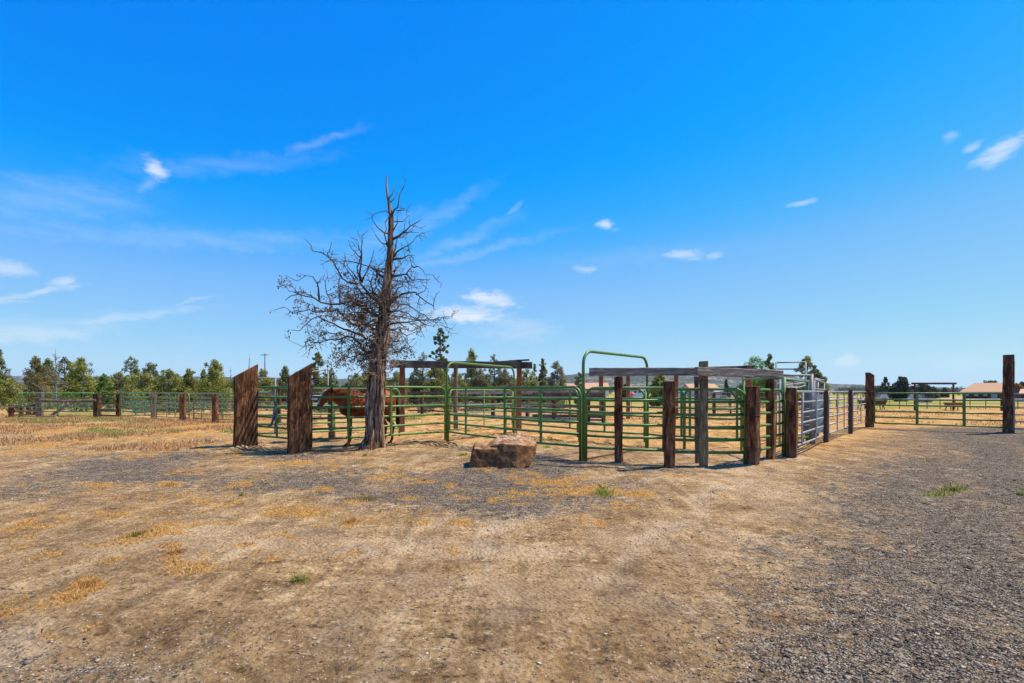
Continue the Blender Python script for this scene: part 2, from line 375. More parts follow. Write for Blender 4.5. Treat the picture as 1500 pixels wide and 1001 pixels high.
def make_ground():
    xs = list(np.arange(-13, 13.001, .05)); s = .05
    while xs[-1] < 6500: s *= 1.055; xs.append(xs[-1] + s); xs.insert(0, -xs[-1])
    ys = list(np.arange(1.9, 13.5, .04)); s = .04
    while ys[-1] < 7000: s *= 1.035; ys.append(ys[-1] + s)
    s = .04
    while ys[0] > -900: s *= 1.14; ys.insert(0, ys[0] - s)
    xs = np.array(xs); ys = np.array(ys)
    XX, YY = np.meshgrid(xs, ys); ZZ = height(XX, YY)
    V = np.stack([XX, YY, ZZ], -1).reshape(-1, 3)
    nx, ny = len(xs), len(ys)
    i = np.arange(nx - 1)[None, :] + nx * np.arange(ny - 1)[:, None]
    Fc = np.stack([i, i + 1, i + 1 + nx, i + nx], -1).reshape(-1, 4)
    m = NT('ground_dirt', .95)
    P = m.geo.outputs['Position']
    fine = m.noise(55, P, 6, .75); mid = m.noise(7, P, 6, .65); big = m.noise(.6, P, 5, .6, .4); vf = m.voro(70, P); vf2 = m.voro(28, P)
    speck = m.voro(120, P, 'F1', 'Color')
    al = m.noise(1.7, P, 15, .80, .3); al2 = m.noise(9, m.map((1, 1.6, 1), 'World'), 12, .82)
    dirt = m.ramp(al, [(.36, (.078, .040, .018)), (.46, (.285, .172, .076)), (.54, (.44, .28, .13)), (.64, (.66, .46, .25))])
    mr_ = m.n.new('ShaderNodeMapping'); mr_.inputs['Rotation'].default_value = (0, 0, radians(54)); mr_.inputs['Scale'].default_value = (5.5, .45, 1); m.link(P, mr_.inputs[0])
    rut = m.noise(1.0, mr_.outputs[0], 5, .55, .5)                     # long ruts pressed in by wheels, along the drive
    dirt = m.mix(m.ramp(rut, [(.36, .5), (.48, 0.0)]), dirt, (.17, .11, .058)); dirt = m.mix(m.ramp(rut, [(.54, 0.0), (.66, .45)]), dirt, (.56, .41, .25))
    dirt = m.mix(m.ramp(al2, [(.40, .95), (.455, 0.0)]), dirt, (.045, .03, .02))
    dirt = m.mix(m.ramp(al2, [(.55, 0.0), (.61, .9)]), dirt, (.66, .49, .30))
    dirt = m.mix(m.ramp(big, [(.35, .45), (.6, 0.0)]), dirt, (.20, .12, .06))
    pale = m.ramp(fine, [(.35, (.42, .30, .18)), (.65, (.68, .52, .35))])
    dirt = m.mix(m.math('MULTIPLY', m.attr('pale'), .7), dirt, pale)
    gv = m.ramp(vf, [(.05, (.50, .41, .31)), (.31, (.31, .25, .185)), (.56, (.062, .048, .037))])
    sp = m.n.new('ShaderNodeSeparateColor'); m.link(speck, sp.inputs[0])
    gv = m.mix(m.ramp(sp.outputs[0], [(.0, .75), (.35, 0.0)]), gv, (.03, .025, .022))
    gv = m.mix(m.ramp(sp.outputs[1], [(.8, 0.0), (1.0, .7)]), gv, (.56, .46, .34))
    gv = m.mix(m.ramp(al, [(.52, .0), (.60, .6)]), gv, (.34, .25, .155))
    gv = m.mix(m.ramp(al2, [(.54, 0.0), (.60, .8)]), gv, (.46, .39, .31))
    gv = m.mix(m.ramp(al2, [(.42, .9), (.47, 0.0)]), gv, (.04, .03, .024))
    gmask = m.ramp(m.math('ADD', m.attr('gravel'), m.math('MULTIPLY', m.math('SUBTRACT', mid, .5), 1.6)), [(.25, 0.0), (.64, .92)])
    c = m.mix(gmask, dirt, gv)
    pf = m.ramp(m.noise(2.2, m.map((1, .5, 1), 'World'), 8, .7), [(.36, (.12, .06, .02)), (.5, (.45, .24, .08)), (.64, (.64, .40, .16))])
    pf = m.mix(m.ramp(m.noise(.18, P, 4), [(.42, .5), (.6, 0.0)]), pf, (.52, .31, .13))
    c = m.mix(m.attr('pasture'), c, pf)
    stc = m.ramp(m.noise(26, P, 8, .8), [(.34, (.09, .04, .012)), (.48, (.42, .215, .06)), (.66, (.66, .42, .15))])
    sm = m.ramp(m.math('ADD', m.attr('straw'), m.math('MULTIPLY', m.math('SUBTRACT', m.noise(12, P, 8, .8), .5), 2.2)), [(.42, 0.0), (.74, .9)])
    c = m.mix(sm, c, stc)
    gc = m.ramp(m.noise(3.0, P, 8, .75), [(.3, (.09, .13, .02)), (.5, (.20, .26, .045)), (.7, (.42, .36, .13))])
    c = m.mix(m.attr('green'), c, gc)
    m.color(c); m.b.inputs['Specular IOR Level'].default_value = .02
    b1 = m.bump(m.mix(m.math('MULTIPLY', gmask, .7), al2, vf), 1.0, .03)
    m.bump(m.mix(.5, mid, vf2), .9, .05, b1)
    o = npmesh('ground', V, Fc, 'ground_dirt', smooth=True)
    mk = masks(XX, YY)
    for k in ('straw', 'green', 'gravel', 'pale', 'pasture'):
        a = o.data.attributes.new(k, 'FLOAT', 'POINT'); a.data.foreach_set('value', mk[k].ravel().astype(np.float32))
    tag(o, kind='structure')
make_ground()

# ------------------------------------------------------------------ loose stones, grass, weeds (nobody could count them)
def stones():
    n = 210000
    d = 2.1 * (24 / 2.1) ** (RNG.random(n) ** 1.25); x = (RNG.random(n) * 2 - 1) * (1.12 * d + .8)
    m = masks(x, d)
    p = np.clip(m['gravel'] * .8 + .34, 0, 1) * (1 - .7 * m['straw']) * (1 - .9 * m['pasture'])
    k = RNG.random(n) < p; x = x[k]; d = d[k]; g = m['gravel'][k]; n = len(x)
    r = np.exp(RNG.normal(-5.38, .42, n)) * (.8 + .5 * g) * (1 + .02 * d)
    big = RNG.random(n) < .008; r[big] *= 2.0; r = np.minimum(r, .034)
    base = np.array([[0, 0, .8], [1, 0, 0.1], [.31, .95, 0], [-.81, .59, .1], [-.81, -.59, -.1], [.31, -.95, .1], [0, 0, -1]], float)
    fc = np.array([[0, 1, 2], [0, 2, 3], [0, 3, 4], [0, 4, 5], [0, 5, 1], [6, 2, 1], [6, 3, 2], [6, 4, 3], [6, 5, 4], [6, 1, 5]])
    V = base[None] * (1 + RNG.uniform(-.38, .38, (n, 7, 1))) + RNG.uniform(-.15, .15, (n, 7, 3))
    V *= np.stack([RNG.uniform(.8, 1.5, n), RNG.uniform(.6, 1.0, n), RNG.uniform(.3, .65, n)], -1)[:, None]
    tx = RNG.uniform(-.5, .5, n); ct, st = np.cos(tx)[:, None], np.sin(tx)[:, None]
    y_ = V[..., 1] * ct - V[..., 2] * st; z_ = V[..., 1] * st + V[..., 2] * ct; V = np.stack([V[..., 0], y_, z_], -1)
    a = RNG.uniform(0, 2 * pi, n); ca, sa = np.cos(a)[:, None], np.sin(a)[:, None]
    V = np.stack([V[..., 0] * ca - V[..., 1] * sa, V[..., 0] * sa + V[..., 1] * ca, V[..., 2]], -1) * r[:, None, None]
    V += np.stack([x, d, height(x, d) + r * .12], -1)[:, None]
    t = np.clip(RNG.beta(1.3, 1.9, n) * 1.0 + (RNG.random(n) < .03) * .5, 0, 1)
    t = np.clip(t + (1 - g) * .12, 0, 1)
    o = npmesh('gravel', V.reshape(-1, 3), (fc[None] + 7 * np.arange(n)[:, None, None]).reshape(-1, 3), 'pebble', np.repeat(t, 7))
    tag(o, 'loose grey and tan gravel stones scattered over the dirt drive', 'gravel', kind='stuff')
stones()

def blades(name, label, cat, x, y, hmin, hmax, w, mat, lean=.6, kind='stuff', tlo=0., thi=1., zoff=0., parent=None, off=None):
    n = len(x); h = RNG.uniform(hmin, hmax, n); a = RNG.uniform(0, 2 * pi, n); le = RNG.uniform(.1, lean, n) * h * 1.6
    z = height(x, y) + zoff; b = RNG.uniform(0, 2 * pi, n); ww = w * RNG.uniform(.6, 1.3, n)
    dx, dy = np.cos(a) * le, np.sin(a) * le; wx, wy = np.cos(b) * ww, np.sin(b) * ww
    V = np.stack([np.stack([x - wx, y - wy, z - .01], -1), np.stack([x + wx, y + wy, z - .01], -1),
                  np.stack([x + dx * .45 + wx * .7, y + dy * .45 + wy * .7, z + h * .6], -1), np.stack([x + dx * .45 - wx * .7, y + dy * .45 - wy * .7, z + h * .6], -1),
                  np.stack([x + dx, y + dy, z + h * (1 - .3 * lean)], -1)], 1)
    if off is not None: V = V - np.array(off)
    i = 5 * np.arange(n)[:, None]
    q = np.concatenate([i + np.array([[0, 1, 2]]), i + np.array([[0, 2, 3]]), i + np.array([[3, 2, 4]])], 0)
    o = npmesh(name, V.reshape(-1, 3), q, mat, np.repeat(RNG.uniform(tlo, thi, n), 5), parent)
    if parent is None: tag(o, label, cat, kind=kind)
    return o
def scatter(n, ylo, yhi, pw, key, thr, spread=1.15):
    d = ylo * (yhi / ylo) ** (RNG.random(n) ** pw); x = (RNG.random(n) * 2 - 1) * (spread * d + 1)
    m = masks(x, d)[key]; k = RNG.random(n) < np.clip((m - thr) * 1.6, 0, 1)
    return x[k], d[k]
x, y = scatter(420000, 3, 30, .9, 'straw', .36)
k = (y < 16) | (x < -5)
blades('dry_grass', 'golden dry grass lying in patches on the dirt', 'dry grass', x[k], y[k], .006, .045, .0035, 'straw', 1.5)
# tan dry grass standing in the rough ground on the left
n = 60000; y = RNG.uniform(13, 34, n); x = -RNG.uniform(.38, 1.2, n) * y
k = (fbm(x * .6, y * .6, 4, 77) > -.05) & (x < -8.5); blades('pinkish_dry_grass', 'pinkish tan dry grass standing on the rough ground by the far left fence', 'dry grass', x[k], y[k], .04, .15, .010, 'dry_pink_grass', .6)
x, y = scatter(260000, 4, 34, .5, 'green', .15); k = (y < 34) & ((y < 13) | (x < -4)); blades('green_weeds', 'low green weeds along the foot of the left fence and drive', 'weeds', x[k], y[k], .03, .13, .010, 'weed_green', .7)
n = 26000; y = RNG.uniform(22, 75, n); x = RNG.uniform(-.5, 1.1, n) * y
k = (fbm(x * .3, y * .3, 4, 97) > .12) & (y + .28 * x > 22); blades('pasture_grass', 'yellow dry grass in the paddock behind the corrals', 'dry grass', x[k], y[k], .05, .16, .03, 'straw', .7, tlo=.2)

def tuft(px, py, rpx, h, mat, label, n=160, name='grass_tuft', cat='grass tuft', group='tufts on the drive'):
    d = D(py); cx = X(px, d); r = rpx * d / F
    a = RNG.uniform(0, 2 * pi, n); q = np.minimum(np.abs(RNG.normal(0, .5, n)), 1.5) * r
    x = cx + np.cos(a) * q; y = d + np.sin(a) * q * 1.1
    hk = np.clip(1.1 - .75 * q / r, .15, 1) * RNG.uniform(.6, 1.2, n)
    t = thing(name, label, cat, (cx, d, 0), 0, group)
    blades('foliage', None, None, x, y, h * .4 * hk, h * hk, .003, mat, 1.1, parent=t, off=(cx, d, 0))
    return t
tuft(437, 850, 15, .10, 'weed_green', 'green and straw weed tuft alone in the foreground dirt, left of centre', 260)
tuft(886, 726, 22, .14, 'leaf_yellowgreen', 'yellow green grass tuft on golden straw patch right of the boulder', 320)
tuft(1398, 722, 16, .11, 'weed_green', 'round green weed tuft in the grey gravel drive', 220)
tuft(1498, 727, 10, .13, 'leaf_yellowgreen', 'yellow green tuft in gravel at the right edge of the picture', 160)
tuft(534, 669, 5, .09, 'weed_green', 'tiny green weed in gravel just in front of the dead tree', 90)
tuft(677, 669, 8, .10, 'weed_green', 'small bright green weed beside the left end of the boulder', 120)
tuft(801, 656, 10, .10, 'weed_green', 'small green weed inside the corral right of the boulder', 120)
tuft(248, 714, 16, .09, 'straw', 'dry straw tuft on grey gravel in the left middle ground', 200)
tuft(515, 768, 20, .10, 'straw', 'orange straw tuft on the gravel below the dead tree', 260)
tuft(258, 812, 18, .08, 'straw', 'orange dry tuft in the dirt, the lower left foreground pair', 240)
tuft(355, 728, 8, .12, 'weed_green', 'thin dark green sprig standing on gravel left of the orange tuft', 70)
tuft(540, 733, 34, .09, 'leaf_brown', 'reddish brown dry weed clump on the gravel under the dead tree', 320)
tuft(130, 855, 22, .07, 'straw', 'flat golden straw tuft near the left edge of the foreground', 240)
tuft(200, 785, 24, .07, 'leaf_brown', 'brown dry weed clump in the left foreground dirt', 260)
tuft(172, 640, 26, .35, 'leaf_yellowgreen', 'tall yellow green weed clump in the dry grass before the far left fence', 420)
tuft(97, 641, 7, .35, 'weed_green', 'single dark green weed in the dry grass before the far left gate', 90)

# ------------------------------------------------------------------ timber posts, slabs, beams
def timber(name, label, px, py, w, dep, top, rz, mat, group, d=None, slope=0.0, cat='timber post', bands=(), notch=None, dz=0.0, px_mid=True):
    """a squared timber standing on the ground; top = photo row of its top, slope = extra rise of the right edge in metres"""
    d = D(py) if d is None else d
    hgt = Z(top, d) + slope / 2 * 0
    c = thing(name, label, cat, (X(px, d), d, 0), rz, group) if bands else None
    n = 16; b = MB(); vs = []; e = .018
    prof = [(-w/2+e, -dep/2), (w/2-e, -dep/2), (w/2, -dep/2+e), (w/2, dep/2-e), (w/2-e, dep/2), (-w/2+e, dep/2), (-w/2, dep/2-e), (-w/2, -dep/2+e)]
    sd = random.random() * 50
    for i in range(n + 1):
        t = i / n; zz = -.25 + t * (hgt + .25)
        for (u, v) in prof:
            tw = .006 * sin(t * 5 + sd)
            z2 = zz
            if slope and t > .0: z2 = -.25 + t * (hgt + slope * (u / w) + .25)
            nz = mnoise.noise(Vector((u * 6 + sd, v * 6, z2 * 2.5))) * .022
            vs.append((u + tw + (nz if u > 0 else -nz), v + nz, z2 + (0 if slope else (random.uniform(-.012, .012) if i == n else 0))))
    f = [(i * 8 + k, i * 8 + (k + 1) % 8, (i + 1) * 8 + (k + 1) % 8, (i + 1) * 8 + k) for i in range(n) for k in range(8)]
    f.append(tuple(n * 8 + k for k in range(8)))
    b.add(vs, f)
    if c is None:
        o = b.build(name, mat); o.location = (X(px, d), d, 0); o.rotation_euler = (0, 0, rz); return tag(o, label, cat, group)
    b.build('timber', mat, c)
    for z in bands:
        q = MB(); e2 = .006
        ring = [(-w/2-e2, -dep/2-e2, z), (w/2+e2, -dep/2-e2, z + .008), (w/2+e2, dep/2+e2, z), (-w/2-e2, dep/2+e2, z - .01), (-w/2-e2, -dep/2-e2, z)]
        q.tube(ring, .007, 5); q.build('wire_band', 'wire', c)
    return c
G1 = 'timber posts of the corral front'
timber('timber_slab', 'wide dark timber slab with slanted top, left and farther of the pair', 360, 655, .58, .16, 543, radians(41), 'timber_brown', 'slant-topped timber slabs', slope=.36, cat='timber post')
timber('timber_slab', 'wide dark timber slab with slanted top beside the green horse gate', 439, 665, .53, .17, 543, radians(37), 'timber_brown', 'slant-topped timber slabs', slope=.33, cat='timber post')
timber('timber_post', 'brown square post carrying the left end of the grey beam', 906.5, 679, .15, .14, 551.5, radians(-28), 'timber_brown', G1)
timber('timber_post', 'thick short brown post in front of the beam, second from its left end', 980.5, 688, .18, .17, 559, radians(8), 'timber_brown', G1, bands=(1.32,))
timber('timber_post', 'olive weathered post that sticks up above the grey beam', 1030.5, 684, .16, .14, 530, radians(-14), 'timber_olive', G1, bands=(1.72,))
timber('timber_post', 'thickest dark red-brown post, wired, right of the olive post', 1103, 684, .20, .22, 566, radians(-50), 'timber_brown', G1, bands=(1.30, 1.02, .38))
timber('timber_post', 'brown post under the right end of the grey beam', 1128.5, 675, .16, .15, 556, radians(-42), 'timber_brown', G1)
timber('timber_post', 'short wired brown post where the silver panels start', 1159.5, 673, .20, .2, 569, radians(-38), 'timber_brown', G1, bands=(1.25, .98, .45))
timber('timber_post', 'grey plank post half hidden behind the olive post', 1021, 678, .10, .05, 552, radians(8), 'post_weathered', G1)
timber('timber_post', 'dark square post inside the pen behind the horse head', 486, 642, .21, .2, 566, radians(15), 'timber_dark', 'posts inside the pen')
timber('timber_post', 'thin brown post seen through the gate between the slanted slabs', 408, 622, .20, .18, 566, 0, 'timber_dark', 'posts inside the pen')
timber('timber_post', 'tall brown post with slanted top at the left end of the green drive gate', 1274, 627, .24, .24, 548, radians(10), 'timber_brown', 'posts of the drive gate', slope=-.12, bands=(1.5, .9))

def roundpost(name, label, px, py, r, top, mat, group=None, cat='post', d=None, rings=10, lean=(0, 0)):
    d = D(py) if d is None else d; g = gz(d); b = MB(); zt = Z(top, d); pts = []; rr = []
    for i in range(rings + 1):
        t = i / rings; pts.append((X(px, d) + lean[0] * t + random.uniform(-.008, .008), d + lean[1] * t, g - .2 + t * (zt - g + .2))); rr.append(r * (1.06 - .08 * t))
    b.tube(pts, rr, 14, jit=.03)
    o = b.build(name, mat, None, (X(px, d), d, g)); return tag(o, label, cat, group)
roundpost('gate_post', 'tall thick round wooden post at the right end of the green drive gate', 1477.5, 636, .155, 520, 'timber_brown', 'posts of the drive gate', 'gate post')
roundpost('pipe_post', 'dark rusty pipe post between the first and second silver panels', 1210, 651, .055, 572, 'rusty_pipe', 'rusty pipe posts', 'pipe post')
roundpost('pipe_post', 'dark rusty pipe post between the second and third silver panels', 1246, 636, .06, 571, 'rusty_pipe', 'rusty pipe posts', 'pipe post')

def beam(name, label, p0, p1, h, t, mat, group, dip=0.0, cat='timber beam'):
    """p = (px, row of its top edge, depth)"""
    a = Vector((X(p0[0], p0[2]), p0[2], Z(p0[1], p0[2]) - h / 2)); b_ = Vector((X(p1[0], p1[2]), p1[2], Z(p1[1], p1[2]) - h / 2))
    L = (b_ - a).length; n = 14; e = .012; vs = []; sd = random.random() * 40
    prof = [(-t/2+e, -h/2), (t/2-e, -h/2), (t/2, -h/2+e), (t/2, h/2-e), (t/2-e, h/2), (-t/2+e, h/2), (-t/2, h/2-e), (-t/2, -h/2+e)]
    for i in range(n + 1):
        for (v, w) in prof:
            nz = mnoise.noise(Vector((i * .5 + sd, v * 5, w * 5))) * .012
            vs.append((L * i / n, v, w + nz - dip * sin(pi * i / n)))
    f = [(i * 8 + k, (i + 1) * 8 + k, (i + 1) * 8 + (k + 1) % 8, i * 8 + (k + 1) % 8) for i in range(n) for k in range(8)]
    f += [tuple(range(8)), tuple(n * 8 + k for k in range(7, -1, -1))]
    me = MB().add(vs, f); o = me.build(name, mat); o.location = a
    dr = (b_ - a); o.rotation_euler = (0, -atan2(dr.z, sqrt(dr.x ** 2 + dr.y ** 2)), atan2(dr.y, dr.x))
    return tag(o, label, cat, group)
GB = 'overhead beams'
beam('timber_beam', 'left long piece of weathered grey beam across the corral posts', (863, 539, 10.50), (1021, 538.5, 10.1), .165, .09, 'timber_grey_beam', GB)
beam('timber_beam', 'right piece of the grey beam, fixed to the olive post', (1020, 538, 10.03), (1145, 542.5, 10.75), .165, .09, 'timber_grey_beam', GB, .0)
beam('timber_beam', 'dark beam of the rear gateway showing above the grey beam', (915, 542, 28.4), (1103, 535.5, 27.0), .2, .15, 'timber_dark_beam', GB)
beam('timber_beam', 'long blackened beam on brown posts at the back left of the corral', (571, 528, 18.6), (779, 530.5, 20.2), .27, .12, 'timber_dark_beam', GB)
beam('plank', 'thin plank lying on top of the right end of the blackened beam', (727, 529.4, 19.85), (775, 526, 20.1), .07, .1, 'timber_dark_beam', GB, cat='plank')
GR = 'posts of the rear gateways'
timber('timber_post', 'red-brown post at the left end of the blackened beam', 589, 635, .20, .18, 528.2, radians(10), 'timber_red', GR, d=18.85)
timber('timber_post', 'red-brown post near the right end of the blackened beam', 760.5, 627.5, .19, .18, 529.5, radians(10), 'timber_red', GR, d=20.35)
roundpost('round_post', 'grey round post under the middle of the blackened beam', 667.5, 631, .085, 538, 'timber_olive', GR, 'post', d=19.6)
timber('timber_post', 'red-brown far post left of the first beam post, short', 880.5, 601, .22, .2, 548, 0, 'timber_red', GR, d=30)
timber('timber_post', 'dark red far post right of the first beam post', 920, 614, .19, .18, 541, 0, 'timber_red', GR, d=28.3)
timber('timber_post', 'dark red far post behind the thick short post', 990.5, 615, .20, .18, 540, 0, 'timber_red', GR, d=27.8)
timber('timber_post', 'red-brown far post between the olive post and the wired post', 1097, 618, .22, .2, 537, 0, 'timber_red', GR, d=27.0)

# ------------------------------------------------------------------ pipe panels and gates
def arc_frame(L, z0, z1, r, leg0, leg1, corner=.16, square0=False, square1=False):
    pts = [(0, 0, leg0)]
    def cr(x, z, sx, a0, a1):
        for k in range(7):
            a = a0 + (a1 - a0) * k / 6; yield (x + sx * corner * cos(a), 0, z + corner * sin(a))
    pts += [(0, 0, leg0 + (z1 - leg0) * t) for t in (.3, .6, .85)] if square0 else []
    if square0: pts.append((0, 0, z1))
    else: pts += [(corner - corner * cos(a), 0, z1 - corner + corner * sin(a)) for a in np.linspace(0, pi / 2, 7)]
    if square1: pts.append((L, 0, z1))
    else: pts += [(L - corner + corner * sin(a), 0, z1 - corner + corner * cos(a)) for a in np.linspace(0, pi / 2, 7)]
    pts.append((L, 0, leg1)); return pts
def panel(name, label, a, b, z0=.30, z1=1.6, n=6, r=.024, ups=(.5,), mat='green_paint', group=None, cat='fence panel', leg0=0.0, leg1=0.0,
          sq0=False, sq1=False, corner=.2, brace=None, spacing=None, dz=0.0, lab_tag=False, upr=None, zshift=0.0):
    """a, b = (photo column, depth) of the two ends"""
    A = Vector((X(a[0], a[1]), a[1], 0)); B = Vector((X(b[0], b[1]), b[1], 0)); dv = B - A; L = dv.length
    if mat.startswith('green') and A.y < 22: r *= 1.2
    t = thing(name, label, cat, (A.x, A.y, zshift + gz(A.y)), atan2(dv.y, dv.x), group)
    MB().tube(arc_frame(L, z0, z1, r, leg0, leg1, corner, sq0, sq1), r, 10).build('frame', mat, t, smooth=True)
    zs = spacing or [z0 + (z1 - z0) * (k / (n - 1)) for k in range(n - 1)]
    for z in zs:
        q = MB(); sag = random.uniform(-.004, .018); by = random.uniform(-.015, .015)
        q.tube([(r * .6, 0, z), (L * .3, by * .6, z - sag * .8), (L * .6, by, z - sag), (L - r * .6, 0, z)], r * .95, 8).build('rail', mat, t, smooth=True)
    for u in ups:
        MB().box((L * u, -r * .9, (z0 + z1) / 2), (upr or r * 2.0, r * 1.1, z1 - z0 + r), jit=0).build('upright', mat, t)
    if brace:
        MB().tube([(L - .3, 0, z1 - .02), (L - .02, 0, z1 - .36)], r * .7, 8).build('corner_brace', mat, t, smooth=True)
    return t
GP = 'green corral panels'
t = panel('corral_fence', 'green pipe panel in front of the horse, behind the dead tree trunk', (449.5, 12.64), (652, 15.35), .30, 1.63, 6, .026, (.26, .56), group=GP, leg0=-.02, leg1=.05)
L_ = 4.1
MB().box((.17, -.03, 1.32), (.16, .008, .05)).build('maker_plate', 'white_tag', t)
for z in (1.02, .36):
    MB().tube([(-.14, 0, z + .02), (0, 0, z)], .012, 6).build('hinge', 'galvanised_dull', t)
    MB().box((-.05, 0, z + .01), (.05, .06, .08)).build('latch', 'yellow_tag' if z > 1 else 'galvanised_dull', t)
MB().tube([(-.16, -.01, .30), (-.155, -.01, .52)], .016, 6).build('hinge_pin', 'green_paint_worn', t)
MB().tube([(-.16, -.01, .98), (-.155, -.01, 1.24)], .016, 6).build('hinge_pin', 'green_paint_worn', t)
panel('corral_gate', 'green pipe gate hung between the two slanted slabs', (375, 14.2), (456, 12.75), .29, 1.62, 6, .024, (.42,), group=GP, cat='pipe gate', leg0=.2, leg1=.2)
h_ = MB(); h_.tube([(X(403, 13.4), 13.38, 1.1), (X(402, 13.4), 13.35, .8), (X(399, 13.4), 13.33, .62), (X(395, 13.4), 13.32, .60), (X(394, 13.4), 13.33, .64)], [.03, .035, .03, .02, .012], 7)
h_.tube([(X(404, 13.4), 13.36, 1.25), (X(404.5, 13.4), 13.36, .9), (X(404, 13.4), 13.35, .4)], .02, 6)
tag(h_.build('halter_rope', 'hose_grey', None, (X(403, 13.4), 13.4, 1.2)), 'grey rope halter hanging on the gate between the slanted slabs', 'halter')
panel('corral_fence', 'green pipe panel behind the horse, running back from the left slab', (376, 14.4), (585, 16.6), .32, 1.6, 6, .024, (.5,), 'green_paint_worn', GP, leg1=.05)
panel('corral_fence', 'green pipe panel behind the boulder, left half', (656.5, 15.2), (740, 12.95), .31, 1.60, 6, .025, (.36,), group=GP, sq1=True)
panel('corral_fence', 'green pipe panel behind the boulder, right half ending at the arched gate', (740.5, 12.9), (850, 11.2), .31, 1.60, 6, .026, (.0, .52), group=GP, sq0=True)
def bow(label, a, b, top=2.39, r=.034, leaf=True, rows=None):
    A = Vector((X(*a), a[1], 0)); B = Vector((X(*b), b[1], 0)); dv = B - A; L = dv.length
    t = thing('bow_gate', label, 'bow gate', (A.x, A.y, 0), atan2(dv.y, dv.x), 'tall arched bow gates')
    MB().tube(arc_frame(L, 0, top, r, -.05, -.05, .3), r, 12).build('arch', 'green_paint', t, smooth=True)
    for xx, sg in ((0, 1), (L, -1)):
        MB().tube([(xx + sg * .085, 0, .02), (xx + sg * .085, 0, 1.50)], .022, 8).build('side_pipe', 'green_paint', t, smooth=True)
    MB().tube([(0, 0, .03), (L, 0, .03)], .018, 8).build('threshold', 'rusty_pipe', t, smooth=True)
    if leaf:
        lf = MB(); pts = [(x + .14, 0, z) for x, _, z in arc_frame(L - .28, .34, 1.56, .022, .34, .34, .17)]
        lo = lf.tube(pts, .022, 10).build('gate_leaf', 'green_paint_worn', t, smooth=True)
        for z in np.linspace(.34, 1.56, 6)[:-1]: MB().tube([(.15, 0, z), (L - .15, 0, z)], .021, 8).build('rail', 'green_paint_worn', lo, smooth=True)
        for u in (.5,): MB().box((L * u, -.02, .95), (.05, .02, 1.22)).build('upright', 'green_paint_worn', lo)
    return t
bow('green arched gate frame with its leaf, left one beyond the boulder', (654.5, 15.4), (753, 18.7))
bow('green arched gate frame, right one rising over the grey beam', (854.5, 11.1), (948, 13.4), leaf=False)
panel('corral_fence', 'green pipe panel running from the right arched gate behind the first beam post', (858.5, 11.0), (972, 10.45), .30, 1.58, 6, .025, (), group=GP, sq1=True, leg1=.3)
panel('corral_fence', 'green pipe panel behind the olive post with a corner brace', (973, 10.47), (1091, 10.35), .27, 1.55, 6, .027, (), group=GP, brace=True, sq0=True, leg0=.27)
panel('corral_fence', 'short green pipe panel behind the post under the right beam end', (1094, 10.4), (1147, 11.5), .30, 1.54, 6, .025, (.08,), group=GP)
panel('corral_fence', 'green back panel right of the far end of the left arched gate', (756, 18.4), (846, 15.7), .36, 1.56, 6, .024, (.42, .9), group=GP, leg1=.1)
panel('corral_fence', 'green back panel seen behind the right arched gate', (848, 15.6), (944, 14.2), .33, 1.56, 6, .024, (.42,), group=GP, leg1=.1)
panel('corral_fence', 'green back panel between the right arch and the thick short post', (949, 14.1), (1002, 13.5), .33, 1.57, 6, .024, (.94,), group=GP)
panel('corral_fence', 'green back panel behind the olive and wired posts', (1003, 13.4), (1086, 12.7), .33, 1.57, 6, .024, (.1, .93), group=GP)
t = thing('alley_arch', 'square green pipe frame beside the grey livestock chute', 'pipe frame', (X(1148.5, 11.5), 11.5, 0))
off = (X(1148.5, 11.5), 11.5, 0)
for nm, pts, r in (('post', [(1148.5, 672, 11.5), (1148.5, 553, 11.5)], .045), ('post', [(1184, 648, 15.2), (1184, 557, 15.2)], .07), ('post', [(1089, 655, 13.9), (1089, 554, 13.9)], .035),
                   ('crossbar', [(1148.5, 556, 11.5), (1184, 559, 15.2)], .03), ('crossbar', [(1089, 556, 13.9), (1148.5, 554, 11.5)], .025), ('crossbar', [(1150, 645, 11.6), (1184, 640, 15.1)], .04)):
    MB().tube([(X(p, d) - off[0], d - off[1], Z(q, d)) for p, q, d in pts], r, 9).build(nm, 'green_paint', t, smooth=True)

GS = 'silver pipe panels along the drive'
panel('corral_fence', 'silver pipe panel nearest the wired post along the drive', (1166, 11.55), (1207.5, 14.75), .27, 1.5, 6, .026, (.14, .62), 'galvanised', GS, sq0=True, sq1=True)
panel('corral_fence', 'silver pipe panel between the two rusty pipe posts', (1213.5, 15.1), (1243, 18.5), .27, 1.5, 6, .026, (.35, .7), 'galvanised', GS, sq0=True, sq1=True)
panel('corral_fence', 'silver pipe panel ending at the tall brown gate post', (1249, 19.0), (1270, 21.4), .27, 1.5, 6, .026, (.5,), 'galvanised', GS, sq0=True, sq1=True)
panel('corral_fence', 'silver pipe panel leaving the right edge beyond the round gate post', (1485, 18.0), (1640, 17.6), .2, 1.42, 6, .026, (.33, .66), 'galvanised', GS, sq0=True, sq1=True)
t = panel('drive_gate', 'long green pipe gate closing the gravel drive', (1281, 21.0), (1471, 18.3), .22, 1.44, 6, .026, (.36, .72), 'green_paint', None, 'drive gate', leg0=.22, leg1=.22, sq1=True, upr=.09)

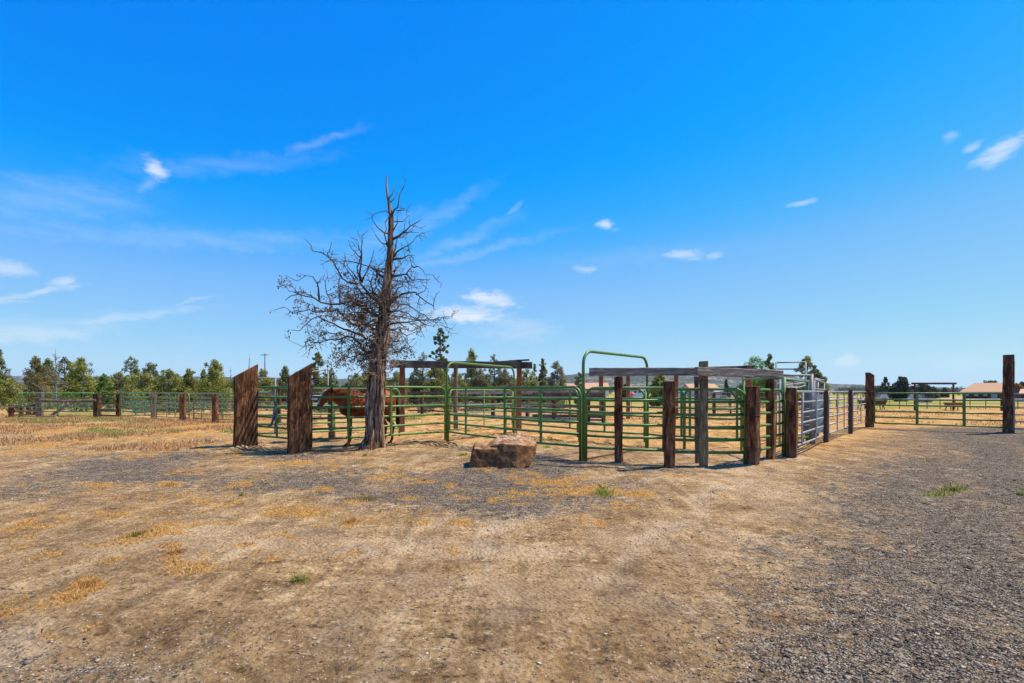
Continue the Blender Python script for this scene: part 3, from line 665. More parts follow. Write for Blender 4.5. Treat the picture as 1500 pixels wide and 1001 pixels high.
# livestock chute (grey steel) behind the silver panel
c0 = (X(1165, 15.2), 15.2, 0)
t = thing('livestock_chute', 'grey steel livestock chute with high rails and blue side sheet', 'livestock chute', c0)
def ct(nm, pts, r, mat='galvanised_dull', k=9): MB().tube([(X(p, d) - c0[0], d - c0[1], Z(q, d)) for p, q, d in pts], r, k).build(nm, mat, t, smooth=True)
for px, top, d, r in ((1188.5, 548, 14.5, .055), (1137, 531, 16.6, .025), (1180, 530, 16.6, .03), (1192.5, 556, 14.7, .03), (1207, 560, 15.4, .03), (1142, 552, 14.2, .03), (1176, 575, 14.3, .025), (1163, 575, 15.5, .03), (1198, 560, 16.4, .03)):
    ct('post', [(px, HY + F * 1.55 / d, d), (px, top, d)], r)
for a, b, r in (((1137, 531.5, 16.6), (1180, 530.5, 16.6), .022), ((1137, 541, 16.6), (1180, 541, 16.6), .022), ((1142, 550, 14.2), (1188, 550, 14.5), .035),
                ((1188, 555, 14.5), (1207, 561, 15.4), .03), ((1138, 556, 15.4), (1180, 562, 16.4), .022), ((1140, 566, 14.6), (1178, 561, 16.4), .022), ((1150, 573, 14.4), (1180, 565, 16.2), .022),
                ((1190, 570, 14.7), (1207, 571, 15.4), .02), ((1138, 575, 15.4), (1180, 575, 16.4), .022), ((1192, 556, 14.7), (1207, 557, 16.4), .02), ((1142, 558, 14.2), (1137, 560, 16.6), .02)):
    ct('rail', [a, b], r)
for k_, (pa, da, pb, db, y0, y1) in enumerate(((1195, 14.9, 1206, 15.4, 578, 634), (1176, 15.4, 1187, 15.0, 582, 636))):
    A = Vector((X(pa, da), da, 0)); B = Vector((X(pb, db), db, 0)); dm = (A + B) / 2; z0, z1 = Z(y1, dm.y), Z(y0, dm.y); dv = B - A
    MB().box((dm.x - c0[0], dm.y - c0[1], (z0 + z1) / 2), (dv.length, .03, z1 - z0), atan2(dv.y, dv.x)).build('side_sheet', 'blue_sheet' if k_ == 0 else 'hose_grey', t)
MB().box((X(1171, 14.1) - c0[0], 14.1 - c0[1], Z(581, 14.1)), (.05, .02, .13)).build('handle', 'yellow_tag', t)
for yy in (588, 600, 612, 624, 636): ct('rail', [(1170, yy, 14.9), (1190, yy - 1, 14.7)], .02)

# ------------------------------------------------------------------ far left fence line
GL = 'timber posts of the far left fence'
for px, w, top, base, lab, mt in ((58.5, .30, 574, 611, 'thick weathered post with pale top, first in the far left fence', 'post_weathered'), (142.5, .30, 577, 612, 'dark post left of the short board section in the far left fence', 'timber_dark'),
        (173.5, .22, 576.5, 611, 'dark post right of the short board section in the far left fence', 'timber_dark'), (224.5, .22, 576, 612, 'greyish post between two green panels in the far left fence', 'post_weathered'),
        (267.5, .24, 577, 617, 'dark brown post by the rounded panel end in the far left fence', 'timber_brown'), (315, .22, 577, 619, 'dark brown post nearest the slanted slabs in the far left fence', 'timber_brown')):
    timber('fence_post', lab, px, base, w, w * .9, top, random.uniform(-.3, .5), mt, GL, cat='fence post')
for px, base, w, top in ((16.5, 611, .18, 596.5), (31, 606, .16, 594), (42, 606, .16, 594), (52, 607, .16, 592)):
    pass
GF = 'pipe panels of the far left fence'
panel('pipe_gate', 'green gate at the left end of the far fence, its left end leaning', (28, 29.6), (137, 30.0), .08, 1.42, 6, .03, (.52,), 'green_paint_bright', GF, 'pipe gate', sq1=True, upr=.06)
panel('corral_fence', 'bright green panel right of the short board section', (177, 30.3), (222, 29.5), .12, 1.42, 6, .026, (.5, .8), 'green_paint_bright', GF)
panel('corral_fence', 'green panel with rounded right end beside a dark brown post', (229, 28.6), (277, 27.0), .12, 1.42, 6, .026, (.35, .6), 'green_paint_worn', GF)
panel('corral_fence', 'pale green panel running behind the left slanted slab', (284, 26.6), (372, 24.6), .12, 1.40, 6, .026, (.15, .5, .82), 'green_paint_worn', GF)
GZ = 'silver panels of the second far fence'
for i, (a, b, lab) in enumerate((((180, 35.5), (247, 34), 'silver panel seen through the bright green panel'), ((249, 34), (322, 32), 'silver panel seen through the rounded green panel'),
        ((324, 32), (402, 30), 'silver panel seen behind the left slanted slab'), ((404, 30), (470, 28.4), 'silver panel seen behind the right slanted slab'))):
    panel('corral_fence', lab, a, b, .12, 1.42, 6, .024, (.3, .7), 'hose_grey', GZ, sq0=True, sq1=True)
b_ = MB(); d_ = 29.4
t = thing('board_fence', 'short fence section of grey weathered boards between two dark far left posts', 'board fence', (X(157, d_), d_, 0))
for yy, h_ in ((577.5, .1), (584.5, .1), (591.5, .09), (601, .12), (608.8, .09)):
    MB().box((0, 0, Z(yy, d_)), (X(171, d_) - X(145, d_), .04, h_), 0, .006).build('board', 'post_weathered', t)
o = MB().tube([(X(62, 29.2) - .1, 29.2, Z(586.5, 29.2)), (X(100, 29.1), 29.1, Z(588, 29.1)), (X(140, 29), 29.0, Z(586.5, 29))], [.09, .075, .07], 9, jit=.06)
tag(o.build('log_rail', 'post_weathered', None, (X(100, 29.1), 29.1, .9)), 'pale round log rail nailed across the front of the far left green gate', 'log rail')
t = thing('broken_rail_fence', 'low dark broken rail fence with stubby posts at the far left', 'rail fence', (X(16.5, 30.3), 30.3, 0))
for px, d, top in ((16.5, 30.3, 596.5), (31, 33, 595), (42, 33.5, 595), (52, 33, 592)):
    MB().box((X(px, d) - X(16.5, 30.3), d - 30.3, Z(top, d) / 2 - .1), (.2, .2, Z(top, d) + .2), .2, .01).build('post', 'timber_dark', t)
for a, b in (((16, 597, 30.2), (30, 597, 30.5)), ((26, 598, 32.9), (56, 592, 33)), ((20, 603, 30.4), (56, 601, 33.0)), ((20, 609, 30.5), (54, 606, 33.1))):
    MB().tube([(X(p, d) - X(16.5, 30.3), d - 30.3, Z(q, d)) for p, q, d in (a, b)], .05, 7, jit=.1).build('rail', 'timber_dark', t)
q = MB()
for k in range(9):
    a0 = Vector((X(80, 32), 32, .1)); a1 = Vector((X(100, 31.6), 31.6, .75)); p = a0.lerp(a1, random.random()); e_ = p + Vector((random.uniform(-.5, .7), random.uniform(-.4, .4), random.uniform(-.1, .5)))
    q.tube([p, p.lerp(e_, .5) + Vector((0, 0, random.uniform(-.08, .08))), e_], [.035, .022, .008], 5)
q.tube([(X(76, 32), 32, .05), (X(90, 31.8), 31.8, .45), (X(100, 31.6), 31.6, .78)], [.09, .08, .05], 7, jit=.1)
tag(q.build('fallen_branch', 'snag_wood', None, (X(88, 32), 32, 0)), 'pale fallen dead branch leaning behind the far left green gate', 'fallen branch')

# silver tall frames seen over the gates at left
t = thing('pipe_arch', 'tall thin silver pipe frame seen above the gate between the slabs', 'pipe frame', (X(390, 22), 22, 0))
for nm, a, b in (('post', (403.5, 615, 22), (403.5, 553.5, 22)), ('crossbar', (360, 553.6, 22), (404, 553.6, 22)), ('crossbar', (360, 575, 22), (404, 575, 22)), ('crossbar', (360, 577.5, 22), (404, 577, 22)), ('post', (361, 615, 22), (361, 553.6, 22))):
    MB().tube([(X(p, d) - X(390, 22), d - 22, Z(q_, d)) for p, q_, d in (a, b)], .028, 7).build(nm, 'galvanised_dull', t, smooth=True)
t = thing('pipe_arch', 'tall silver pipe frame behind the horse head', 'pipe frame', (X(470, 21), 21, 0))
for nm, a, b in (('post', (455.5, 628, 21), (455.5, 546, 21)), ('crossbar', (455, 545, 21), (481, 541.5, 22)), ('post', (480.5, 625, 22), (480.5, 538, 22)), ('crossbar', (455, 580, 21), (481, 580, 22)), ('crossbar', (455, 592, 21), (481, 592, 22))):
    MB().tube([(X(p, d) - X(470, 21), d - 21, Z(q_, d)) for p, q_, d in (a, b)], .028, 7).build(nm, 'galvanised_dull', t, smooth=True)

# ------------------------------------------------------------------ board fences behind the corral
def boardfence(label, a, b, posts, rows, bm, pm, group='board fences behind the corral', bh=.14):
    A = Vector((X(*a), a[1], 0)); B = Vector((X(*b), b[1], 0)); dv = B - A; L = dv.length; rz = atan2(dv.y, dv.x)
    t = thing('board_fence', label, 'board fence', A, rz, group)
    for u, top in posts: MB().box((L * u, .1, top / 2 - .1), (.2, .16, top + .2), random.uniform(-.1, .1), .01).build('post', pm, t)
    for z, h_ in rows:
        MB().box((L / 2, 0, z), (L, .045, h_), 0, .008, (0, random.uniform(-.003, .003))).build('board', bm, t)
    return t
boardfence('dark brown board fence behind the left green panel end', (597, 34.5), (656, 32.5), ((.35, 1.45), (.97, 1.4)), ((1.42, .16), (.92, .09), (.52, .09), (.25, .09)), 'board_dark', 'timber_dark')
boardfence('long grey board fence behind the boulder panels', (671, 31.8), (884, 26.2), ((.06, 1.45), (.27, 1.4), (.52, 1.45), (.7, 1.42), (.9, 1.42)), ((1.44, .15), (.72, .12), (.36, .1), (.05, .12)), 'board_grey', 'timber_dark')
boardfence('dark plank wall fence section ending behind the first beam post', (780, 25.6), (885, 24.6), ((.3, 1.4), (.78, 1.42), (.99, 1.35)), ((1.32, .26), (.30, .14), (.75, .06)), 'board_dark', 'timber_dark')
GW = 'silver paddock panels behind the olive post'
for i, (a, b, lab) in enumerate((((985, 37), (1045, 36.4), 'silver paddock panel left of the olive post'), ((1046.5, 36.4), (1070, 35), 'silver paddock panel right of the olive post'), ((1071, 35), (1108, 35), 'silver paddock panel left of the wired post'),
        ((1110, 35), (1165, 34.5), 'silver paddock panel right of the wired post'), ((1214, 33), (1256, 34), 'silver paddock panel behind the rusty pipe posts'))):
    panel('corral_fence', lab, a, b, .15, 1.45, 5, .024, tuple(k / 8 for k in range(1, 8)) if i in (1, 2) else (.33, .66), 'galvanised', GW, sq0=True, sq1=True, upr=.025)
timber('fence_post', 'thin dark post in the silver paddock fence right of the olive post', 1046, 606, .17, .17, 576, 0, 'timber_dark', 'paddock posts', cat='fence post')
timber('fence_post', 'thin dark post in the silver paddock fence left of the wired post', 1070, 606, .12, .12, 577, 0, 'timber_dark', 'paddock posts', cat='fence post')
# far paddock fence on the right
t = thing('pipe_fence', 'long white pipe fence crossing the paddock beyond the drive gate', 'pipe fence', (X(1270, 45), 45, 0), 0)
for z_ in (.85, .45):
    MB().tube([(X(1180, 45) - X(1270, 45), 0, z_), (X(1350, 45) - X(1270, 45), 0, z_), (X(1660, 45) - X(1270, 45), 0, z_)], .03 if z_ > .5 else .012, 6).build('rail', 'wall_white' if z_ > .5 else 'galvanised_dull', t)
for px in (1225, 1258, 1293, 1317.5, 1340, 1358, 1377, 1399, 1421, 1444, 1469, 1491, 1520, 1550):
    MB().tube([(X(px, 45) - X(1270, 45), 0, -.2), (X(px, 45) - X(1270, 45), 0, .9)], .03, 6).build('post', 'rusty_pipe', t)
timber('fence_post', 'dark wooden post in the paddock just left of the round gate post', 1469, 602, .22, .2, 583, 0, 'timber_dark', 'paddock posts', cat='fence post', d=40)

def feeder(label, px, d, w, top, body, mat, legm):
    t = thing('feed_bunk', label, 'feed bunk', (X(px, d), d, 0), .05, 'feed bunks in the paddock'); zt = Z(top, d)
    b = MB(); hw = w / 2; wd = .35; zb = zt - body
    vs = [(-hw, -wd, zt), (hw, -wd, zt), (hw, wd, zt), (-hw, wd, zt), (-hw * .93, -wd * .5, zb), (hw * .93, -wd * .5, zb), (hw * .93, wd * .5, zb), (-hw * .93, wd * .5, zb),
          (-hw + .04, -wd + .04, zt), (hw - .04, -wd + .04, zt), (hw - .04, wd - .04, zt), (-hw + .04, wd - .04, zt), (-hw * .9, -wd * .4, zb + .05), (hw * .9, -wd * .4, zb + .05), (hw * .9, wd * .4, zb + .05), (-hw * .9, wd * .4, zb + .05)]
    fs = [(0, 4, 5, 1)[::-1], (1, 5, 6, 2)[::-1], (2, 6, 7, 3)[::-1], (3, 7, 4, 0)[::-1], (4, 7, 6, 5), (8, 9, 13, 12), (9, 10, 14, 13), (10, 11, 15, 14), (11, 8, 12, 15), (12, 13, 14, 15), (0, 1, 9, 8), (1, 2, 10, 9), (2, 3, 11, 10), (3, 0, 8, 11)]
    b.add(vs, fs).build('trough', mat, t)
    for sx in (-1, 1):
        for sy in (-1, 1):
            MB().tube([(sx * hw * .75, sy * wd * .5, zb + .02), (sx * hw * .85, sy * wd * .75, -.03)], .035, 6).build('leg', legm, t)
feeder('long black feed bunk behind the left gate post of the drive gate', 1278, 43, 2.1, 586.5, .42, 'black_plastic', 'black_plastic')
feeder('red feed bunk under the far pipe gateway', 1398, 40.5, 1.25, 590, .30, 'red_paint', 'rusty_pipe')
t = thing('far_gateway', 'far dark gateway of two posts and a crossbar in the paddock', 'gateway', (X(1368, 41), 41, 0))
for px in (1340, 1396.5): MB().tube([(X(px, 41) - X(1368, 41), 0, -.2), (X(px, 41) - X(1368, 41), 0, Z(562, 41))], .07, 8).build('post', 'timber_dark', t)
MB().box((0, 0, Z(562, 41)), (X(1400, 41) - X(1335, 41), .15, .15), 0, .005).build('crossbar', 'timber_dark_beam', t)
t = thing('marker_pole', 'thin pole with a round pink ball seen through the right corral', 'marker pole', (X(925, 29), 29, 0))
MB().tube([(0, 0, -.1), (0, 0, 1.35)], .015, 6).build('pole', 'hose_grey', t)
b = MB(); vs = []; fs = []
for i in range(7):
    for k in range(10):
        a = pi * i / 6; vs.append((.05 + .13 * sin(a) * cos(k * pi / 5), .13 * sin(a) * sin(k * pi / 5), 1.36 + .1 * cos(a)))
fs = [(i * 10 + k, (i + 1) * 10 + k, (i + 1) * 10 + (k + 1) % 10, i * 10 + (k + 1) % 10) for i in range(6) for k in range(10)]
b.add(vs, fs).build('ball', 'pink_plastic', t, smooth=True)

# ------------------------------------------------------------------ boulder
def boulder():
    d = D(688); s = d / F; cx = X(733, d)
    def P(px, py, dy): dd = d + dy; return ((px - CX) * dd / F - cx, dy, H + (HY - py) * dd / F)
    lo = [P(686, 688, .03), P(690, 672, .05), P(694, 658, .10), P(722, 657, .04), P(700, 690, -.04), P(758, 692, -.04), P(768, 690, .06), P(783, 668, .2), P(784, 655, .2),
          P(696, 648, .62), P(722, 647, .62), P(690, 668, .8), P(775, 668, .95), P(783, 652, .85), P(690, 690, .2), P(765, 692, .2)]
    hi = [P(722, 651, .14), P(740, 650, .02), P(757, 651, -.03), P(773, 653, .04), P(784, 652, .2), P(786, 660, .25), P(777, 682, .10), P(757, 692, -.14), P(724, 690, -.10), P(726, 641, .55), P(736, 637, .7), P(765, 635, .8), P(782, 642, .7), P(786, 648, .5),
          P(725, 668, .8), P(780, 668, .85), P(712, 656, .25), P(712, 690, 0), P(712, 652, .6)]
    import bmesh
    bm = bmesh.new()
    for S in (lo, hi):
        vs = [bm.verts.new(p) for p in S]; bmesh.ops.convex_hull(bm, input=vs)
    me = bpy.data.meshes.new('tmp'); bm.to_mesh(me); bm.free()
    o = bpy.data.objects.new('tmp', me); COL.objects.link(o)
    r = o.modifiers.new('r', 'REMESH'); r.mode = 'VOXEL'; r.voxel_size = .014
    sm = o.modifiers.new('s', 'SMOOTH'); sm.iterations = 3; sm.factor = .5
    me2 = bpy.data.meshes.new_from_object(o.evaluated_get(bpy.context.evaluated_depsgraph_get()))
    bpy.data.objects.remove(o)
    me2.materials.clear(); me2.materials.append(MATS['boulder_stone'])
    for v in me2.vertices:
        n = v.normal; c = v.co
        q = mnoise.fractal(c * 1.8, 1.0, 2.0, 3) * .02 + mnoise.fractal(c * 8, 1.0, 2.0, 5) * .010
        if n.z > .3: q += abs(mnoise.noise(c * 6)) * .03 - .01
        v.co = c + n * q
    me2.name = 'boulder'
    o = link('boulder', me2, (cx, d, 0)); tag(o, 'big flat-topped brown boulder with lichen on the gravel before the corral', 'boulder')
    me2.polygons.foreach_set('use_smooth', [True] * len(me2.polygons))
boulder()

# ------------------------------------------------------------------ dead juniper
def dead_tree():
    d = 13.1; s = d / F; base = Vector((X(546, d), d, 0))
    t = thing('dead_juniper', 'leafless dead juniper tree with grooved pale trunk before the horse panel', 'dead tree', base)
    def W(px, py, dy=0.0): k = (d + dy) / F; return Vector(((px - CX) * k - base.x, dy, H + (HY - py) * k))
    # trunk: fluted, with two fused stems
    tr = [(545, 668, 18, 0), (546, 660, 16, 0), (547, 650, 14, 0), (549, 630, 12.4, 0), (550, 605, 12, 0), (552, 580, 12.2, 0), (554, 550, 11.4, .02), (556, 520, 10.6, .03), (559, 500, 9.6, .05), (562, 475, 8.3, .05),
          (564, 450, 7.0, .05), (566, 425, 6.2, .04), (568, 400, 5.4, .02), (571, 375, 4.6, 0), (572, 350, 3.9, 0), (573, 330, 3.8, 0), (573, 316, 3.2, 0), (570, 300, 2.2, 0), (567, 282, 1.6, 0), (566, 268, 1.0, 0), (566, 256, .6, 0)]
    NS = 44; rows = []; K = []
    for i in range(len(tr) - 1):
        a, b = tr[i], tr[i + 1]; m = 7
        for k in range(m): K.append([a[j] + (b[j] - a[j]) * k / m for j in range(4)])
    K.append(list(tr[-1]))
    vs = []
    for i, (px, py, r, dy) in enumerate(K):
        c = W(px, py, dy); z = c.z; R = r * s
        for k in range(NS):
            a = 2 * pi * k / NS; aa = a + z * .35
            fl = .16 * cos(3 * aa + .6) + .10 * cos(5 * aa + 1.3 + .5 * z) + .06 * cos(9 * aa - z)
            fl += mnoise.noise(Vector((cos(aa) * 3, sin(aa) * 3, z * .9))) * .42 + mnoise.noise(Vector((cos(aa) * 8, sin(aa) * 8, z * 1.6))) * .3
            w = min(1, R / .15)
            flare = max(0, (.45 - z)) * 1.1 * max(0, cos(2 * a - 2.6) * .8 + cos(3 * a) * .5) if z < .45 else 0
            q = R * (1 + fl * w * 1.0 + flare * .8)
            vs.append((c.x + cos(a) * q, c.y + sin(a) * q * .92, z))
    n = len(K); f = [(i * NS + k, i * NS + (k + 1) % NS, (i + 1) * NS + (k + 1) % NS, (i + 1) * NS + k) for i in range(n - 1) for k in range(NS)]
    MB().add(vs, f).build('trunk', 'dead_juniper_bark', t, smooth=True)
    A = lambda x, y: (400 + x / 5.006, 340 + y / 5.006)
    B = lambda x, y: (520 + x / 5.27, 250 + y / 5.27)
    C = lambda x, y: (400 + x / 3.338, 240 + y / 3.338)
    limbs = [(A, 2.6, [(800,560),(700,440),(640,375),(560,370),(510,335),(470,270),(405,185),(340,160),(290,155),(280,100)], -.5), (A, 1.0, [(405,185),(410,145),(430,70)], -.5), (A, 1.8, [(640,375),(635,300),(650,190),(650,110),(650,30)], -.3),
        (A, 1.1, [(620,350),(560,270),(530,205)], -.2), (A, 1.3, [(650,370),(690,290),(725,230),(740,130)], .1), (A, 1.0, [(650,190),(580,130),(550,60)], -.5), (A, 1.2, [(640,350),(620,260),(645,170),(620,60)], 0),
        (A, 2.8, [(800,640),(700,590),(640,540),(560,505),(430,535),(360,510),(280,480),(180,455),(90,500)], -.7), (A, 1.0, [(180,455),(140,430),(100,405)], -.7), (A, 1.5, [(340,500),(325,380),(290,325),(230,320),(180,360)], -.4),
        (A, 1.3, [(490,530),(485,400),(490,250)], .3), (A, 1.0, [(290,480),(200,430),(150,440)], -.9), (A, 1.3, [(430,535),(390,440),(380,300)], .5), (A, 1.1, [(560,505),(560,420),(520,370)], .6),
        (A, 2.3, [(800,740),(700,680),(590,680),(540,630),(470,575),(350,590),(260,575),(150,600),(80,550)], .5), (A, 2.4, [(780,840),(680,780),(600,740),(480,700),(400,650),(330,620),(250,670),(190,715),(135,720)], -.2),
        (A, 2.4, [(790,880),(690,880),(640,850),(620,790),(540,770),(450,790),(400,795),(330,810),(280,830),(220,845)], .7), (A, .9, [(400,795),(330,760),(295,745)], .6), (A, .9, [(330,810),(270,800),(225,810)], .8), (A, 1.1, [(540,770),(480,740),(340,755)], .3),
        (A, 1.4, [(700,880),(640,900),(560,920),(500,935)], -.4), (A, 1.6, [(690,880),(640,850),(560,800),(460,830)], -.8), (A, 1.6, [(740,880),(660,900),(650,1010)], .3), (A, 1.2, [(690,780),(680,880),(690,1000)], -.5), (A, 1.2, [(600,740),(590,830),(550,880)], .1), (A, 1.2, [(760,760),(720,840),(700,940)], .5),
        (A, 1.8, [(810,330),(760,290),(745,400),(730,480)], .2), (A, 1.2, [(760,290),(700,250)], .4), (A, 1.5, [(800,470),(760,400),(790,380)], -.3),
        (B, 1.2, [(262,600),(190,540),(150,490),(130,440)], .3), (B, 1.2, [(270,490),(220,490),(170,440),(140,385),(125,335)], -.3), (B, 1.2, [(258,590),(235,490),(250,370)], .1), (B, .9, [(285,345),(240,310),(150,335)], -.2),
        (B, 1.9, [(292,530),(370,480),(430,430),(480,400),(515,375)], -.3), (B, 1.0, [(370,480),(440,475),(490,480)], -.1), (B, .7, [(450,425),(510,450)], -.5), (B, 1.6, [(298,665),(318,570),(335,520),(400,490),(440,450)], .3), (B, 1.3, [(303,665),(370,600),(440,550),(470,515)], -.2),
        (B, 1.7, [(296,685),(370,680),(410,660),(455,655)], .2), (B, 2.0, [(285,812),(390,800),(440,740),(425,680)], -.3), (B, 1.1, [(440,740),(490,750),(540,800),(600,805)], -.5), (B, 1.1, [(400,800),(450,845),(580,855)], 0), (B, 1.1, [(385,820),(415,880),(415,930)], -.4),
        (B, 1.4, [(300,780),(340,730),(340,690)], .5), (B, 1.0, [(290,780),(230,760),(200,790)], 0), (B, 1.6, [(283,345),(320,270),(345,200),(355,160),(385,105)], .1), (B, .8, [(270,250),(325,180)], .1), (B, .8, [(255,225),(290,180),(305,125)], -.1), (B, .8, [(305,395),(360,380),(410,350)], .2), (B, .6, [(320,310),(395,305)], 0),
        (B, 1.2, [(290,900),(330,880),(385,880)], .3), (B, 1.1, [(295,960),(380,860),(345,850)], -.5), (B, 1.3, [(290,470),(320,400),(325,330)], -.1),
        (C, 2.2, [(565,680),(640,630),(700,630),(740,680),(780,690),(800,635)], -.4), (C, 1.0, [(700,640),(735,620),(752,590)], -.2), (C, 1.6, [(560,740),(620,690),(680,700),(740,740),(800,780)], .4), (C, 1.6, [(555,790),(640,770),(720,800),(740,850)], -.6), (C, 1.1, [(560,865),(600,870),(640,860),(620,810)], .2), (C, 1.1, [(620,810),(660,860),(660,900)], .4),
        (C, 1.3, [(560,878),(600,915),(645,945)], -.2), (C, 1.3, [(570,760),(650,740),(740,770)], .8), (C, 1.2, [(565,700),(600,660),(680,650)], -.9), (C, 1.2, [(565,720),(640,720),(700,760),(760,740)], -.3),
        (C, 1.2, [(560,820),(630,800),(700,830)], .9), (C, 1.1, [(560,600),(620,590),(650,560),(700,570)], .5), (C, 1.2, [(560,650),(520,600),(500,540),(530,510)], .4), (C, 1.4, [(540,700),(490,640),(480,560),(500,500)], -.5)]
    big = MB(); tw = MB(); pale = MB(); anchors = []
    def wob(P, amt):
        out = [P[0]]
        for a, b in zip(P, P[1:]):
            L = (b - a).length; m = max(1, int(L / .13))
            for k in range(1, m + 1):
                e = a.lerp(b, k / m)
                if k < m or b is not P[-1]: e = e + Vector([random.gauss(0, amt) for _ in range(3)])
                out.append(e)
        return out
    def twig(o, dirv, L, r, lev, mb):
        n = max(3, int(L / .07)); P = [o]; dd = dirv.normalized()
        for k in range(n):
            dd = (dd + Vector([random.gauss(0, .20) for _ in range(3)]) * .7 + Vector((0, 0, .03))).normalized(); P.append(P[-1] + dd * (L / n))
        mb.tube(P, [max(.0042, r * (1 - .7 * k / n)) for k in range(n + 1)], 4, cap=False)
        if lev > 0:
            for _ in range(random.randint(2, 5)):
                k = random.randint(1, n); v = Vector([random.gauss(0, 1) for _ in range(3)]); v = (v - v.dot(dd) * dd).normalized()
                twig(P[k], dd * .5 + v, L * random.uniform(.35, .7), max(r * .65, .005), lev - 1, mb)
        elif P[-1].x < 3: anchors.append((P[-1], dd)); anchors.append((P[len(P) // 2], dd))
    for fn, r, pts, dep in limbs:
        n = len(pts); P = []
        for i, p in enumerate(pts):
            q = fn(*p); P.append(W(q[0], q[1], dep * 1.4 * sin(min(1, i / max(1, n - 1)) * pi / 2) + random.uniform(-.05, .05)))
        P = wob(P, .020); m = len(P)
        rr = [max(.004, r * 1.05 * s * (1 - .90 * (i / (m - 1)) ** .65) + .003) for i in range(m)]
        o = MB().tube(P, rr, 7, jit=.08)
        if r >= 1.3: o.build('limb', 'dead_limb_wood', t, smooth=True)
        else: big.add(o.v, o.f)
        dense = 1.0 if P[-1].z < 3.6 and P[-1].x < .8 else .5
        for i in range(2, m):
            if random.random() < .62 * dense + .14:
                tv = (P[i] - P[i - 1]).normalized(); v = Vector([random.gauss(0, 1) for _ in range(3)]); v = (v - v.dot(tv) * tv).normalized()
                twig(P[i], tv * .6 + v, random.uniform(.15, .5) * (1.1 if dense == 1 else .75), random.uniform(.007, .011), 1 if random.random() < .8 * dense else 0, tw)
    for _ in range(27):             # smaller side limbs filling the lower crown; half added behind to shade the horse
        z = random.uniform(2.5, 4.5); a = random.choice([pi, pi, pi, 2.6]) + random.gauss(0, .9); L0 = random.uniform(.7, 1.9) * (1 if cos(a) < 0 else .6); px = 552 + (z - 1.5) * 5
        o = Vector((X(px, d) - base.x, 0, z)); P = [o]; bk = _ % 2 == 0
        if bk: a = random.uniform(.5, 2.4); L0 = random.uniform(1.1, 2.1); o.z += random.uniform(0, 1.0)
        dd = Vector((cos(a), abs(sin(a)) if bk else sin(a) * .8, random.uniform(-.15, .5))).normalized()
        for k in range(8): dd = (dd + Vector([random.gauss(0, .22) for _ in range(3)])).normalized(); P.append(P[-1] + dd * L0 / 8)
        big.tube(P, [.022 * (1 - .1 * k) for k in range(9)], 5, jit=.1)
        for k in range(2, 9):
            for _ in range(2):
                v = Vector([random.gauss(0, 1) for _ in range(3)]); v = (v - v.dot(dd) * dd).normalized(); twig(P[k], dd * .6 + v, random.uniform(.15, .45), .009, 1, tw)
    for _ in range(150):            # bleached broken twigs round the stem
        z = random.uniform(1.9, 3.9); a = random.uniform(0, 2 * pi); px = 550 + (z - 1.5) * 5; o = Vector((X(px, d) - base.x + cos(a) * .14 , sin(a) * .14, z))
        twig(o, Vector((cos(a), sin(a), random.uniform(-.5, .5))), random.uniform(.25, .9), random.uniform(.006, .012), 1 if random.random() < .5 else 0, pale)
    big.build('branches', 'dead_limb_wood', t, smooth=True)
    tw.build('twigs', 'dead_limb_wood', t); pale.build('pale_twigs', 'pale_twig_wood', t)
    # withered brown leaf bunches, mostly on the left crown
    L = MB(); cand = [a for a in anchors if a[0].z < 4.5 and (a[0].x < -.25 or (a[0].z < 3.2))]
    random.shuffle(cand)
    for (p, dd) in cand[:1500]:
        hv = Vector((random.gauss(0, .03), random.gauss(0, .03), 0)); m = random.randint(2, 6); tn = random.random()
        if p.x > .2 and random.random() < .55: continue
        for _ in range(m):
            c = p + hv + Vector((random.gauss(0, .03), random.gauss(0, .03), -abs(random.gauss(0, .035)))); l = random.uniform(.035, .075); w = random.uniform(.010, .02)
            u = Vector([random.gauss(0, 1) for _ in range(3)]).normalized(); dn = (Vector((0, 0, -1)) + Vector([random.gauss(0, .5) for _ in range(3)])).normalized(); sd = dn.cross(u).normalized()
            L.add([c, c + dn * l * .5 + sd * w, c + dn * l, c + dn * l * .5 - sd * w], [(0, 1, 2, 3)], min(1, max(0, tn + random.uniform(-.25, .25))))
    L.build('withered_leaves', 'dead_leaf', t)
dead_tree()

